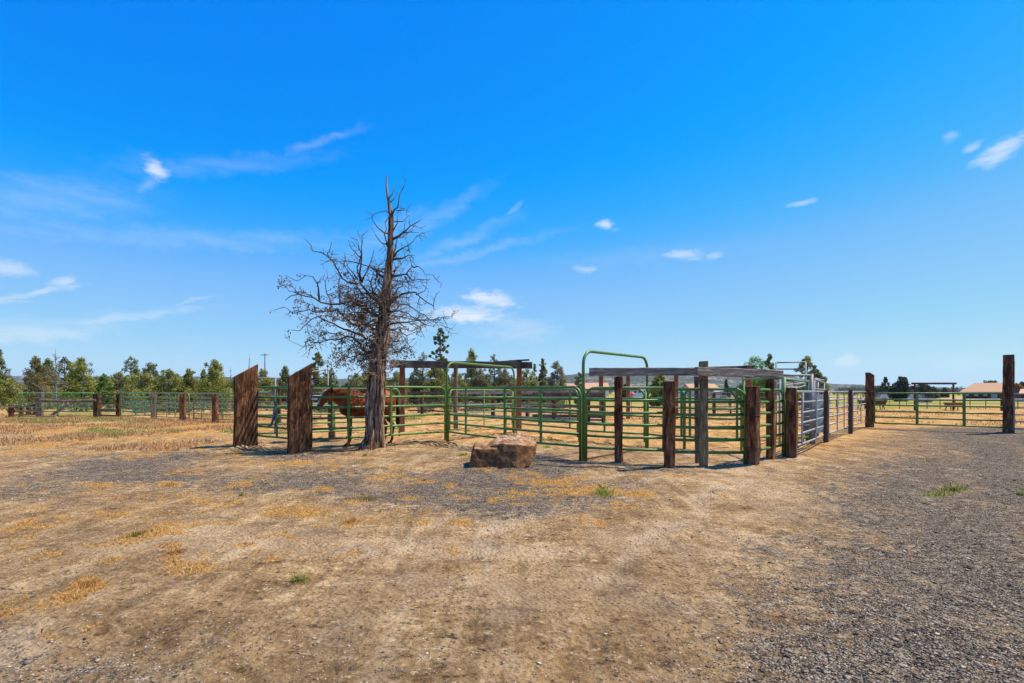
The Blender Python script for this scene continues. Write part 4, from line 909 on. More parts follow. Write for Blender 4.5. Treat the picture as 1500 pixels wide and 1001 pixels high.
# ------------------------------------------------------------------ horse
def horse():
    d0 = 14.45; ox = X(538, d0); heading = atan2(-.68, -1.2)          # chestnut horse faces left and a little towards us
    t = thing('horse', 'chestnut horse with white face marking standing in the tree shade behind the panel', 'horse', (ox, d0, 0), heading)
    body = MB()
    def loft(secs, n=18, caps=True):
        """secs: (x, y, z, half-width, half-height, pitch)"""
        vs = []
        for (x, y, z, w, h, p) in secs:
            for k in range(n):
                a = 2 * pi * k / n; ca, sa = cos(a), sin(a)
                vs.append((x - sin(p) * sa * h, y + ca * w, z + cos(p) * sa * h))
        m = len(secs); f = [(i * n + k, i * n + (k + 1) % n, (i + 1) * n + (k + 1) % n, (i + 1) * n + k) for i in range(m - 1) for k in range(n)]
        f += [tuple(range(n - 1, -1, -1)), tuple((m - 1) * n + k for k in range(n))]
        body.add(vs, f)
    # local +x = forward; barrel from rump to chest
    loft([(-.80, 0, 1.17, .10, .14, 0), (-.76, 0, 1.19, .19, .25, 0), (-.64, 0, 1.20, .27, .33, 0), (-.48, 0, 1.21, .295, .35, 0), (-.30, 0, 1.17, .29, .33, 0), (-.08, 0, 1.12, .30, .34, 0), (.15, 0, 1.10, .30, .36, 0),
          (.38, 0, 1.14, .275, .38, 0), (.55, 0, 1.16, .25, .36, 0), (.68, 0, 1.14, .20, .28, 0), (.76, 0, 1.12, .12, .17, 0)])
    loft([(.28, 0, 1.33, .08, .2, .4), (.46, 0, 1.28, .16, .33, .45), (.62, 0, 1.31, .145, .26, .5), (.77, 0, 1.36, .115, .215, .45), (.90, 0, 1.41, .095, .175, .3), (1.00, 0, 1.44, .085, .13, .1)])
    loft([(.98, 0, 1.52, .07, .09, -.7), (1.04, 0, 1.47, .10, .13, -.8), (1.10, 0, 1.39, .105, .14, -.95), (1.17, 0, 1.29, .082, .11, -1.0), (1.23, 0, 1.19, .062, .085, -1.0), (1.275, 0, 1.11, .066, .08, -1.0), (1.305, 0, 1.05, .055, .06, -1.0), (1.32, 0, 1.02, .03, .03, -1.0)], 14)
    def leg(P, n=10):
        vs = []
        for (x, y, z, rx, ry) in P:
            for k in range(n): a = 2 * pi * k / n; vs.append((x + cos(a) * rx, y + sin(a) * ry, z))
        m = len(P); f = [(i * n + k, (i + 1) * n + k, (i + 1) * n + (k + 1) % n, i * n + (k + 1) % n) for i in range(m - 1) for k in range(n)]
        f += [tuple(range(n)), tuple((m - 1) * n + k for k in range(n - 1, -1, -1))]; body.add(vs, f)
    feet = []
    for y, dx in ((.15, .03), (-.15, -.07)):
        leg([(.50 + dx * .2, y, 1.15, .15, .09), (.50 + dx * .4, y, .92, .12, .085), (.50 + dx * .7, y, .72, .075, .062), (.505 + dx, y, .52, .055, .050), (.51 + dx, y, .47, .060, .055), (.50 + dx, y, .40, .042, .038), (.50 + dx, y, .22, .034, .030), (.505 + dx, y, .16, .045, .040), (.53 + dx, y, .10, .040, .038), (.555 + dx, y, .055, .055, .052)])
        feet.append((.565 + dx, y))
    for y, dx in ((.15, -.02), (-.15, .10)):
        leg([(-.52 + dx * .2, y, 1.15, .22, .12), (-.52 + dx * .4, y, .98, .20, .115), (-.51 + dx * .7, y, .82, .13, .09), (-.58 + dx, y, .68, .085, .06), (-.66 + dx, y, .58, .062, .05), (-.69 + dx, y, .52, .062, .05), (-.67 + dx, y, .43, .045, .042), (-.655 + dx, y, .24, .037, .034), (-.65 + dx, y, .17, .048, .043), (-.62 + dx, y, .10, .042, .040), (-.595 + dx, y, .055, .056, .052)])
        feet.append((-.585 + dx, y))
    for sy in (-1, 1):
        leg([(.985, sy * .07, 1.50, .03, .024), (.97, sy * .085, 1.58, .036, .024), (.955, sy * .092, 1.64, .024, .014), (.945, sy * .09, 1.675, .008, .008)], 8)
    o = body.build('tmp', 'horse_coat')
    r = o.modifiers.new('r', 'REMESH'); r.mode = 'VOXEL'; r.voxel_size = .016
    sm = o.modifiers.new('s', 'SMOOTH'); sm.iterations = 9; sm.factor = .6
    me = bpy.data.meshes.new_from_object(o.evaluated_get(bpy.context.evaluated_depsgraph_get())); bpy.data.objects.remove(o)
    me.materials.clear(); [me.materials.append(MATS[k]) for k in ('horse_coat', 'horse_dark', 'horse_white')]
    me.polygons.foreach_set('use_smooth', [True] * len(me.polygons))
    for p in me.polygons:
        c = p.center
        if c.z < .50 and c.z > .12: p.material_index = 1 if c.x > 0 else 0
        if c.x > 1.2 and c.z < 1.07: p.material_index = 1
        tz = (c.x - 1.0) * .55 - (c.z - 1.53) * .83                       # along the face
        front = (c.x - 1.0) * .83 + (c.z - 1.53) * .55
        if abs(c.y) < .04 + .012 * sin(tz * 30) and .04 < tz < .46 and front > .055 and c.x > 1.02: p.material_index = 2
    me.name = 'body'; link('body', me, (0, 0, 0), t)
    for (x, y) in feet:
        b = MB(); vs = []
        for z, k in ((0, 1.15), (.07, .92)):
            for q in range(10): a = 2 * pi * q / 10; vs.append((x + .01 + cos(a) * .062 * k, y + sin(a) * .056 * k, z))
        b.add(vs, [(k, (k + 1) % 10, 10 + (k + 1) % 10, 10 + k) for k in range(10)] + [tuple(range(10, 20))]).build('hoof', 'horse_dark', t)
    for sy in (-1, 1):
        b = MB(); vs = [(1.12 + .022 * sin(pi * i / 5) * cos(k * pi / 4) * 1, sy * .094 + .016 * sin(pi * i / 5) * sin(k * pi / 4), 1.405 + .018 * cos(pi * i / 5)) for i in range(6) for k in range(8)]
        b.add(vs, [(i * 8 + k, (i + 1) * 8 + k, (i + 1) * 8 + (k + 1) % 8, i * 8 + (k + 1) % 8) for i in range(5) for k in range(8)]).build('eye', 'horse_eye', t, smooth=True)
    mn = MB()
    for k in range(240):
        u = random.random(); x = .46 + .50 * u; z = 1.57 - .03 * u + random.uniform(-.02, .02); sy = 1 if random.random() < .75 else -1
        p = Vector((x, 0, z)); l = random.uniform(.14, .27)
        mn.tube([p, p + Vector((.0, sy * .07, -.02)), p + Vector((.02, sy * .12, -l * .6)), p + Vector((.03, sy * .13, -l))], [.006, .010, .008, .002], 4, cap=False)
    for k in range(24):
        p = Vector((.98, random.uniform(-.04, .04), 1.59)); mn.tube([p, p + Vector((.08, 0, -.03)), p + Vector((.14, random.uniform(-.04, .04), -.14))], [.008, .008, .002], 4, cap=False)
    mn.build('mane', 'horse_coat', t)
    tl = MB()
    for k in range(120):
        a = random.uniform(0, 2 * pi); r = random.random() ** .5; u = random.uniform(.75, 1)
        tl.tube([(-.77, r * .03 * cos(a), 1.34), (-.85, r * .05 * cos(a), 1.24 + r * .03 * sin(a)), (-.89 + r * .05 * sin(a), r * .08 * cos(a), .95), (-.88 + r * .06 * sin(a), r * .08 * cos(a), .65), (-.87 + r * .03 * sin(a), r * .04 * cos(a), 1.3 - u * .85)], [.012, .014, .013, .01, .002], 4, cap=False)
    tl.build('tail', 'horse_dark', t)
horse()

# ------------------------------------------------------------------ living junipers behind
LEAFV = None
def leaves(C, R, n, size, flat=1.0):
    """n small leaf sprays scattered in clumps (centres C, radii R)"""
    C = np.asarray(C); R = np.asarray(R); w = R ** 2; w = w / w.sum(); k = RNG.choice(len(C), n, p=w)
    v = RNG.normal(size=(n, 3)); v /= np.linalg.norm(v, axis=1)[:, None]; rad = RNG.random(n) ** .42
    P = C[k] + v * (rad * R[k])[:, None] * np.array([1, 1, flat])
    a = RNG.normal(size=(n, 3)); a /= np.linalg.norm(a, axis=1)[:, None]; b = np.cross(a, RNG.normal(size=(n, 3))); b /= np.linalg.norm(b, axis=1)[:, None]
    s = size * RNG.uniform(.5, 1.3, n)[:, None]
    V = np.stack([P - a * s, P + b * s * .5, P + a * s, P - b * s * .45], 1)
    tint = np.clip(.5 + RNG.normal(0, .22, n) + RNG.normal(0, .2, len(C))[k], 0, 1)
    return V, tint
def tree(px, top, wpx, d, kind, label, mat='leaf_juniper', n=2600, name='juniper_tree', group='junipers behind the corrals', seed=0, base=None, airy=0.0, trunkmat='tree_trunk_bark', lean=0):
    random.seed(seed * 13 + int(px)); g = gz(d) if base is None else base; zt = Z(top, d); Hh = zt - g; W = wpx * 1.14 * d / F / 2
    t = thing(name, label, 'tree', (X(px, d), d, g), 0, group)
    b = MB(); b.tube([(lean * Hh * k / 8 + random.gauss(0, .03 * W) * (k > 0), random.gauss(0, .03 * W), Hh * .97 * k / 8 - .2 * (k == 0)) for k in range(9)], [max(.02, Hh * .032 * (1 - k / 8.2)) for k in range(9)], 6)
    C = []; R = []
    m = {'cone': 56, 'round': 56, 'airy': 60, 'column': 30, 'shrubby': 40}[kind]
    for i in range(m):
        u = (i + random.random()) / m; a = random.uniform(0, 2 * pi); z = Hh * (.10 + .86 * u)
        if kind == 'cone': prof = (1 - u) ** .75 * 1.02 + .08
        elif kind == 'column': prof = .95 * (1 - u ** 3) + .1
        elif kind == 'round': prof = sqrt(max(0, 1 - (u * 1.5 - .55) ** 2)) if u > .1 else .75
        elif kind == 'airy': prof = .35 + .75 * sin(pi * min(1, u * .8 + .22))
        else: prof = 1 - .45 * u
        prof *= random.uniform(.55, 1.05)
        rr = W * prof * (.35 + .65 * random.random() ** .5)
        x, y = cos(a) * rr + lean * z, sin(a) * rr; c = max(.2, W * random.uniform(.24, .46) * (.55 if kind == 'airy' else 1) * (1.1 - .6 * u))
        z2 = min(z, Hh - c * .6); C.append((x, y, z2)); R.append(c)
        if random.random() < (.95 if kind == 'airy' else .6):
            z0 = max(.05, z2 - rr * random.uniform(.2, .7)); b.tube([(lean * z0, 0, z0), (x * .5, y * .5, (z0 + z2) / 2 + .03 * Hh * random.uniform(-1, 1)), (x, y, z2)], [Hh * .010, Hh * .007, Hh * .003], 4, cap=False)
    for i in range(16):
        u = random.random(); a = random.uniform(0, 2 * pi); rr = W * (1.15 - .75 * u) * random.uniform(.85, 1.15); C.append((cos(a) * rr, sin(a) * rr, Hh * (.12 + .8 * u))); R.append(max(.12, W * .13))
    C.append((lean * Hh, 0, Hh - .1 * W)); R.append(W * .16 + .08)
    b.build('trunk', trunkmat, t)
    n = int(n * 3.4); V, ti = leaves(C, R, n, max(.06, .115 * d / 70), 1.0)
    V[..., 2] = np.maximum(V[..., 2], .02)
    npmesh('crown', V.reshape(-1, 3), np.arange(4 * n).reshape(-1, 4), mat, np.repeat(ti, 4), t)
    return t
T = [ # px, top, width, depth, form, label, leaf material, amount
 (-2,512,36,62,'cone','dark green juniper cut by the left edge of the picture','leaf_dark',3000), (14,556,34,58,'shrubby','low yellow green juniper bush at the left edge','leaf_yellowgreen',1500),
 (52,523,38,72,'cone','juniper with orange brown dying foliage near the left edge','leaf_brown',3000), (70,526,34,80,'cone','dark juniper behind the orange brown one','leaf_dark',2400), (95,524,28,84,'round','slim dark juniper right behind the tall grey snag','leaf_dark',1800),
 (118,525,46,70,'cone','full yellow green juniper right of the grey snag','leaf_yellowgreen',3800), (141,552,30,110,'round','low grey green juniper between the yellow green one and the bright bush','leaf_greygreen',1300),
 (152,549,19,68,'round','small bright green leafy tree in the gap of the left junipers','leaf_bright',1400), (176,546,32,74,'round','low olive juniper just right of the bright green tree','leaf_juniper',2200), (192,523,26,78,'round','tall slender dark juniper above the low olive ones','leaf_dark',1600),
 (206,546,48,70,'shrubby','broad olive juniper above the greyish fence post','leaf_juniper',3000), (221,532,30,84,'round','dark round-topped juniper behind the broad olive one','leaf_dark',2200), (247,542,40,72,'round','olive juniper with brownish tips above the dark brown fence post','leaf_juniper',2800),
 (276,541,34,74,'cone','twin-tipped yellow green juniper left of the tall broad one','leaf_yellowgreen',2600), (298,543,20,78,'cone','small olive juniper with dead tip','leaf_juniper',1500), (314,528,46,72,'cone','tall broad yellow green juniper left of the slanted slabs','leaf_yellowgreen',3800), (340,556,34,86,'round','low dark juniper at the left side of the slanted slab','leaf_dark',1600),
 (384,541,30,82,'round','olive juniper between the slabs under the utility pole','leaf_juniper',2000), (418,537,28,84,'cone','dark green juniper between the slabs','leaf_dark',2000), (404,556,60,90,'shrubby','low grey green juniper behind the gate between the slabs','leaf_greygreen',1700), (437,545,26,95,'round','dark juniper just behind the right slab','leaf_dark',1500),
 (466,517,25,80,'round','tall dark juniper right of the slanted slab','leaf_dark',2600), (484,543,26,84,'round','lower dark juniper beside the tall dark one','leaf_dark',1700), (522,548,36,86,'round','olive juniper left of the dead trunk','leaf_juniper',2000), (540,540,24,78,'round','leafy juniper partly behind the dead trunk','leaf_juniper',1800),
 (582,545,34,84,'round','olive juniper behind the left post of the blackened beam','leaf_juniper',2200), (610,543,34,88,'round','grey green juniper under the blackened beam','leaf_greygreen',2200), (619,517,26,86,'round','small pale tree poking above the blackened beam','leaf_greygreen',900), (645,482,36,76,'airy','tallest airy juniper above the blackened beam','leaf_dark',3400),
 (640,540,44,74,'shrubby','broad olive juniper under the blackened beam','leaf_juniper',3000), (668,545,30,80,'round','low olive juniper by the grey round post','leaf_juniper',1900), (691,512,30,82,'round','pointed dark juniper above the first arched gate','leaf_juniper',2600), (704,540,40,76,'shrubby','broad brownish green juniper seen through the first arched gate','leaf_greygreen',2600),
 (724,520,26,86,'round','thin dark juniper above the right part of the blackened beam','leaf_dark',1100), (740,541,36,80,'shrubby','grey green juniper near the right post of the blackened beam','leaf_greygreen',2200), (772,541,28,84,'round','olive juniper right of the blackened beam end','leaf_juniper',1800), (795,526,18,80,'cone','narrow blackish conical tree right of the beam','leaf_dark',2400),
 (783,534,14,88,'column','slim olive juniper left of the blackish conical tree','leaf_juniper',900), (816,530,30,84,'round','airy pale juniper right of the blackish conical tree','leaf_greygreen',1800), (760,553,60,90,'shrubby','low olive juniper mass behind the right beam post','leaf_juniper',2000), (848,546,16,90,'round','small dark tree left of the right arched gate','leaf_dark',900),
 (965,549,30,60,'round','dense olive tree seen under the grey beam','leaf_juniper',3200), (915,563,12,150,'cone','tiny distant conifer seen under the grey beam','leaf_far',500), (1064,556,10,130,'cone','small distant conifer beside the orange roof','leaf_far',600), (1106,523,46,58,'round','bright yellow green leafy tree behind the right beam end','leaf_bright',2600), (1127,520,22,55,'airy','dark airy tree in front of the bright leafy tree','leaf_dark',1500),
 (1085,563,16,70,'airy','grey twiggy bush left of the bright leafy tree','leaf_greygreen',500), (1183,524,40,48,'airy','airy dark juniper rising behind the livestock chute','leaf_dark',2600), (1206,553,16,50,'round','small olive juniper right of the livestock chute','leaf_juniper',1000),
 (1297,553,14,140,'airy','slim airy pine in the far tree group right of the tall gate post','leaf_far',900), (1319,552,25,130,'round','big dark rounded pine in the far tree group','leaf_far',2600), (1335,566,18,160,'round','low dark tree between the rounded pine and the far gateway','leaf_far',900), (1352,562,24,120,'round','round green tree under the far gateway crossbar','leaf_far',1900),
 (1368,567,12,190,'cone','small pale conifer under the far gateway','leaf_far',500), (1384,568,14,210,'cone','small dark conifer right of the far gateway middle','leaf_far',500), (1453,558,26,260,'round','dark treetop rising behind the barn roof','leaf_far',1200), (1497,560,14,200,'round','dark tree at the right edge beyond the round post','leaf_far',800), (1290,566,40,200,'shrubby','low far tree mass left of the big rounded pine','leaf_far',1200)]
for i, (px, top, w, d, kd, lab, mt, n) in enumerate(T):
    tree(px, top, w, d, kd, lab, mt, n, seed=i, name='pine_tree' if 'pine' in lab else ('leafy_tree' if 'leafy tree' in lab else ('conifer_tree' if 'conifer' in lab else 'juniper_tree')))
random.seed(99)
def snag(px, top, d, label, spread=.12):
    g = gz(d); Hh = Z(top, d) - g; t = thing('dead_snag', label, 'dead tree', (X(px, d), d, g), 0, 'dead snags behind the corrals')
    MB().tube([(random.gauss(0, .05), 0, Hh * k / 10 - .2 * (k == 0)) for k in range(11)], [Hh * .018 * (1.05 - k / 10.5) for k in range(11)], 6).build('trunk', 'snag_wood', t)
    b = MB()
    for k in range(46):
        z = Hh * random.uniform(.08, .9); a = random.uniform(0, 2 * pi); l = Hh * spread * random.uniform(.4, 1.6) * (1.15 - z / Hh)
        e = Vector((cos(a) * l, sin(a) * l, z + l * random.uniform(-.1, .9))); p = Vector((0, 0, z))
        b.tube([p, p.lerp(e, .5) + Vector((0, 0, random.uniform(-.1, .05) * l)), e], [.035, .028, .012], 4, cap=False)
        for _ in range(3):
            q = p.lerp(e, random.uniform(.4, .9)); b.tube([q, q + Vector([random.gauss(0, .25 * l) for _ in range(2)] + [random.uniform(0, .4) * l])], [.018, .008], 4, cap=False)
    b.build('branches', 'snag_wood', t)
snag(82, 511, 66, 'tall bare grey snag with pale branches among the left junipers', .22)
snag(365, 519, 90, 'thin dead spire left of the utility pole', .06)
snag(338, 537, 88, 'small leaning dead top left of the slanted slab', .08)

# sagebrush and scrub behind the fences
def scrub():
    C = []; R = []
    for _ in range(420):
        y = random.uniform(36, 66); x = random.uniform(-1.08, .1) * y
        if x > -2 and y < 45: continue
        r = random.uniform(.25, .7); C.append((x, y, gz(y) + r * .35)); R.append(r)
    V, ti = leaves(C, R, 42000, .11, .7)
    tag(npmesh('sagebrush', V.reshape(-1, 3), np.arange(len(V) * 4).reshape(-1, 4), 'leaf_greygreen', np.repeat(ti, 4)), 'grey green sagebrush scrub covering the ground below the junipers', 'sagebrush', kind='stuff')
    C = []; R = []
    for _ in range(330):            # thicket closing the gaps between the nearer junipers
        y = random.uniform(86, 112); u = random.choice([random.uniform(-.98, -.50), random.uniform(-.50, -.30), random.uniform(-.27, .10), random.uniform(-.27, .10)])
        hh = random.uniform(1.4, 4.2) * (.75 + .5 * (vnoise(np.array([u * 14.]), np.array([3.]))[0] + .5)); r = random.uniform(.7, 1.3)
        for q in range(3): C.append((u * y + random.gauss(0, .3), y, gz(y) + hh * (.3 + .35 * q) - .3)); R.append(r * (1.1 - .25 * q))
    V, ti = leaves(C, R, 90000, .17, 1.0)
    tag(npmesh('juniper_thicket', V.reshape(-1, 3), np.arange(len(V) * 4).reshape(-1, 4), 'leaf_juniper', np.repeat(ti, 4)), 'olive juniper thicket closing the gaps between the nearer trees', 'thicket', kind='stuff')
    C = []; R = []
    for _ in range(700):
        y = random.uniform(330, 700); x = random.uniform(-1.15, 1.15) * y; r = random.uniform(2.0, 4.5) * (y / 450)
        if .05 < x / y < .28 and random.random() < .6: continue
        C.append((x, y, -1 + r * .7)); R.append(r)
    V, ti = leaves(C, R, 60000, .75, .9)
    tag(npmesh('distant_woods', V.reshape(-1, 3), np.arange(len(V) * 4).reshape(-1, 4), 'leaf_far', np.repeat(ti, 4)), 'low dark line of distant woods along the horizon', 'woods', kind='stuff')
scrub()

# utility pole
d = 120; g = gz(d); t = thing('utility_pole', 'far wooden utility pole with crossarm above the junipers', 'utility pole', (X(388, d), d, g))
MB().tube([(0, 0, -.3), (0, 0, Z(518, d) - g)], [.16, .11], 8).build('pole', 'snag_wood', t)
MB().box((0, -.14, Z(520.5, d) - g), (1.8, .1, .12)).build('crossarm', 'snag_wood', t)
for xx in (-.8, -.3, .3, .8): MB().tube([(xx, -.14, Z(520.5, d) - g + .06), (xx, -.14, Z(520.5, d) - g + .24)], .05, 6).build('insulator', 'hose_grey', t)

# ------------------------------------------------------------------ barn, houses
def house(name, label, pe0, pe1, eave, ridge, d, depth, wallm, roofm, shift, wins=(), cat='building', rz=0.0, group='far farm buildings', ov=.5, W_=None):
    """long side faces us from column pe0 to pe1; ridge runs along it"""
    g = gz(d); x0, x1 = X(pe0, d), X(pe1, d); W = W_ or x1 - x0; ze = Z(eave, d) - g; zr = Z(ridge, d + depth / 2) - g
    lc = (x0 + cos(rz) * W / 2, d + sin(rz) * W / 2, g) if W_ else ((x0 + x1) / 2, d, g)   # W_: placed by its front left corner
    t = thing(name, label, cat, lc, rz, group)
    w = W / 2; D2 = depth
    vs = [(-w, 0, -.3), (w, 0, -.3), (w, D2, -.3), (-w, D2, -.3), (-w, 0, ze), (w, 0, ze), (w, D2, ze), (-w, D2, ze), (-w, D2 / 2, zr - .1), (w, D2 / 2, zr - .1)]
    MB().add(vs, [(0, 1, 5, 4), (1, 2, 6, 9, 5), (2, 3, 7, 6), (3, 0, 4, 8, 7)]).build('wall', wallm, t)
    th = .18; sl = (zr - ze) / (D2 / 2)
    for sgn, nm in ((0, 'roof'),):
        a = -ov; vs = []
        for (xx) in (-w - ov, w + ov):
            for (yy, zz) in ((-ov, ze - ov * sl), (D2 / 2, zr), (D2 + ov, ze - ov * sl), (D2 + ov, ze - ov * sl + th), (D2 / 2, zr + th), (-ov, ze - ov * sl + th)): vs.append((xx, yy, zz + .03))
        f = [(k, (k + 1) % 6, 6 + (k + 1) % 6, 6 + k) for k in range(6)] + [(0, 5, 4, 1), (1, 4, 3, 2), (6, 7, 10, 11), (7, 8, 9, 10)]
        MB().add(vs, f).build('roof', roofm, t)
    for (u, zc, ww, hh, mt, nm) in wins:
        fr = MB().box((-w + W * u, -.03, zc), (ww, .08, hh)).build(nm, mt, t)
    return t
house('barn', 'long dark maroon barn with tan metal roof beyond the drive gate', 1410, 1462, 574.2, 562.6, 165, 14, 'barn_maroon', 'roof_tan', 0,
      [(.13, 1.5, .9, .8, 'barn_window', 'window'), (.38, 1.5, 1.1, .8, 'barn_window', 'window'), (.62, 1.5, 1.0, .8, 'barn_window', 'window'), (.85, 1.3, 1.6, 1.6, 'wall_grey', 'door')], 'barn', radians(-70), ov=.6, W_=9.8)
house('shed', 'dark shed with tan roof at the right edge beyond the round post', 1496, 1560, 577, 571, 150, 8, 'barn_maroon', 'roof_terracotta', 0, [(.2, 1.0, 1, .8, 'wall_grey', 'window')], 'shed', radians(-50), W_=12)
house('farmhouse', 'white farmhouse with orange tan roof left of the right arched gate', 826, 846, 568.5, 562.3, 280, 9, 'wall_white', 'roof_tan', 0, [(.3, 1.6, 1, 1.1, 'window_dark', 'window'), (.65, 1.3, 1.0, 2.0, 'window_dark', 'door')], 'house')
house('farmhouse', 'white farmhouse with terracotta roof right of the right arch post', 855, 892, 570.5, 561.5, 270, 10, 'wall_white', 'roof_terracotta', 0, [(.25, 1.6, 1.2, 1.2, 'window_dark', 'window'), (.42, 1.3, 1.0, 2.0, 'window_dark', 'door'), (.58, 1.6, 1.2, 1.2, 'window_dark', 'window'), (.8, 1.6, 1.2, 1.2, 'window_dark', 'window')], 'house')
house('farmhouse', 'far house with bright orange roof left and right of the olive post', 1011, 1052, 569.0, 563.0, 240, 11, 'wall_grey', 'roof_tan', 0, [(.2, 1.5, 1.2, 1.1, 'window_dark', 'window'), (.6, 1.5, 1.2, 1.1, 'window_dark', 'window'), (.8, 1.2, 1.0, 2.0, 'window_dark', 'door')], 'house')
house('shed', 'small reddish shed behind the silver paddock panels', 1048, 1066, 575, 572.5, 130, 4, 'roof_terracotta', 'wall_grey', 0, [(.5, 1.0, .9, 1.4, 'window_dark', 'door')], 'shed', ov=.2)
def trailer(label, px, d, w, top):
    g = gz(d); hh = Z(top, d) - g; t = thing('stock_trailer', label, 'trailer', (X(px, d), d, g), 0, 'white trailers parked by the houses')
    W = w * d / F; n = 8; r = .35; pr = []
    for (cx, cz, a0) in ((W / 2 - r, hh - r, 0), (-W / 2 + r, hh - r, pi / 2)):
        for k in range(n): a = a0 + pi / 2 * k / (n - 1); pr.append((cx + r * cos(a), cz + r * sin(a)))
    pr += [(-W / 2, .55), (W / 2, .55)]; m = len(pr)
    vs = [(x, 0, z) for x, z in pr] + [(x, 2.4, z) for x, z in pr]
    MB().add(vs, [(k, (k + 1) % m, m + (k + 1) % m, m + k)[::-1] for k in range(m)] + [tuple(range(m))[::-1], tuple(range(m, 2 * m))]).build('body', 'wall_white', t)
    for xx in (-.5, .5):
        MB().tube([(xx, -.02, .4), (xx, .25, .4)], .4, 14).build('wheel', 'black_plastic', t)
    for k in (-.28, .05, .32): MB().box((W * k, -.02, hh * .66), (.9, .05, .5)).build('window', 'window_dark', t)
trailer('white stock trailer parked right of the first beam post', 936, 150, 20, 568)
trailer('white trailer parked far behind the silver paddock panels', 998, 170, 16, 570.5)
t = thing('farm_truck', 'tiny pale pickup truck parked behind the paddock panels', 'pickup truck', (X(1058, 100), 100, gz(100)))
b = MB(); pr = [(-2.4, .45), (2.5, .45), (2.5, 1.0), (1.4, 1.12), (.8, 1.75), (-.5, 1.8), (-.7, 1.15), (-2.4, 1.1)]; m_ = len(pr)
b.add([(x, 0, z) for x, z in pr] + [(x, 1.8, z) for x, z in pr], [(k, (k + 1) % m_, m_ + (k + 1) % m_, m_ + k) for k in range(m_)] + [tuple(range(m_)), tuple(range(m_, 2 * m_))[::-1]]).build('body', 'wall_white', t)
for xx in (-1.6, 1.6): MB().tube([(xx, -.04, .4), (xx, .2, .4)], .38, 14).build('wheel', 'black_plastic', t)
MB().box((.15, -.01, 1.45), (1.1, .05, .4)).build('window', 'window_dark', t)

# ------------------------------------------------------------------ hills
def hills():
    prof = [(-900, 560), (-300, 556), (0, 551), (40, 552), (120, 556), (250, 552), (330, 554), (450, 556), (520, 558), (600, 557), (700, 558), (780, 556), (820, 552), (850, 549.5), (900, 548.5), (960, 550), (1010, 551), (1060, 550.5), (1110, 551.5), (1160, 553.5), (1200, 560), (1240, 565), (1270, 567.5), (1320, 569.5), (1400, 571), (1480, 571), (1700, 568), (2400, 562)]
    px = np.arange(-900, 2400, 3.0); top = np.interp(px, [p[0] for p in prof], [p[1] for p in prof])
    rows = 60; V = []; 
    for j in range(rows):
        v = j / (rows - 1); dist = 1700 + 1500 * v
        xx = (px - CX) * 3200 / F * (dist / 3200); hz = (HY - top) * 3200 / F + H
        prof_ = np.sin(v * pi / 2) ** 1.25
        rough = fbm(xx / 260, np.full_like(xx, dist / 200), 5, 5) * 34 * sin(pi * min(1, v * .92)) 
        rid = 1.0 * fbm(xx / 40, np.full_like(xx, dist / 60), 3, 15) * 6
        V.append(np.stack([xx, np.full_like(xx, dist), np.where(True, -6 + (hz + 6) * prof_ + (rough + rid) * (prof_ if v < .999 else .15), 0)], -1))
    V.append(np.stack([V[-1][:, 0] * 1.2, V[-1][:, 1] * 1.2, np.full(len(px), -20.)], -1))
    V = np.array(V); nx = len(px); ny = rows + 1
    i = np.arange(nx - 1)[None] + nx * np.arange(ny - 1)[:, None]; Fc = np.stack([i, i + 1, i + 1 + nx, i + nx], -1).reshape(-1, 4)
    m = NT('forested_hill', .95); P = m.geo.outputs['Position']
    n1 = m.noise(.006, P, 6, .6); n2 = m.noise(.06, P, 5, .7)
    tr = m.ramp(n2, [(.42, (.025, .038, .03)), (.55, (.085, .095, .06))])
    op = m.ramp(n2, [(.35, (.20, .17, .11)), (.65, (.38, .31, .21))])
    msk = m.ramp(m.math('ADD', n1, m.math('MULTIPLY', m.math('SUBTRACT', n2, .5), 1.1)), [(.56, 0.0), (.68, .8)])
    m.color(m.mix(msk, tr, op)); m.bump(n2, 1.0, 8.0)
    o = npmesh('hills', V.reshape(-1, 3), Fc, 'forested_hill'); tag(o, kind='structure')
hills()

# sprinkler spray in the far field
def sprinklers():
    for k, (px, py, w, lab) in enumerate(((1303, 574, 9, 'white arc of sprinkler water left of the round pine'), (1328, 576, 12, 'fainter arc of sprinkler water below the round pine'))):
        d = 75; x0 = X(px, d); g = gz(d); L = w * d / F
        t = thing('sprinkler', lab, 'sprinkler', (x0, d, g), 0, 'field sprinklers')
        MB().tube([(0, 0, -.1), (0, 0, .9)], .04, 6).build('riser', 'galvanised_dull', t)
        n = 3800; a = RNG.normal(pi if k == 0 else 0, .20, n); u = RNG.random(n) ** .8; lift = RNG.choice([1.5, 2.3, 3.2], n) + RNG.normal(0, .1, n); R = L * 2.4 * RNG.choice([.8, 1.1, 1.35], n)
        x = np.cos(a) * u * R + RNG.normal(0, .05, n); y = np.sin(a) * u * R; z = .9 + lift * (u * 1.6 - u * u * 1.9) + RNG.normal(0, .05 + .12 * u, n); s = .018
        V = np.stack([np.stack([x, y, z], -1), np.stack([x + s, y, z + s], -1), np.stack([x + s * .4, y + s, z + 2 * s], -1)], 1)
        k_ = z > 0; V = V[k_]; npmesh('water_spray', V.reshape(-1, 3), np.arange(len(V) * 3).reshape(-1, 3), 'water_drop', None, t)
m = NT('water_drop', .15); m.color((.85, .88, .9)); m.b.inputs['Specular IOR Level'].default_value = .5; m.b.inputs['Alpha'].default_value = .6
sprinklers()

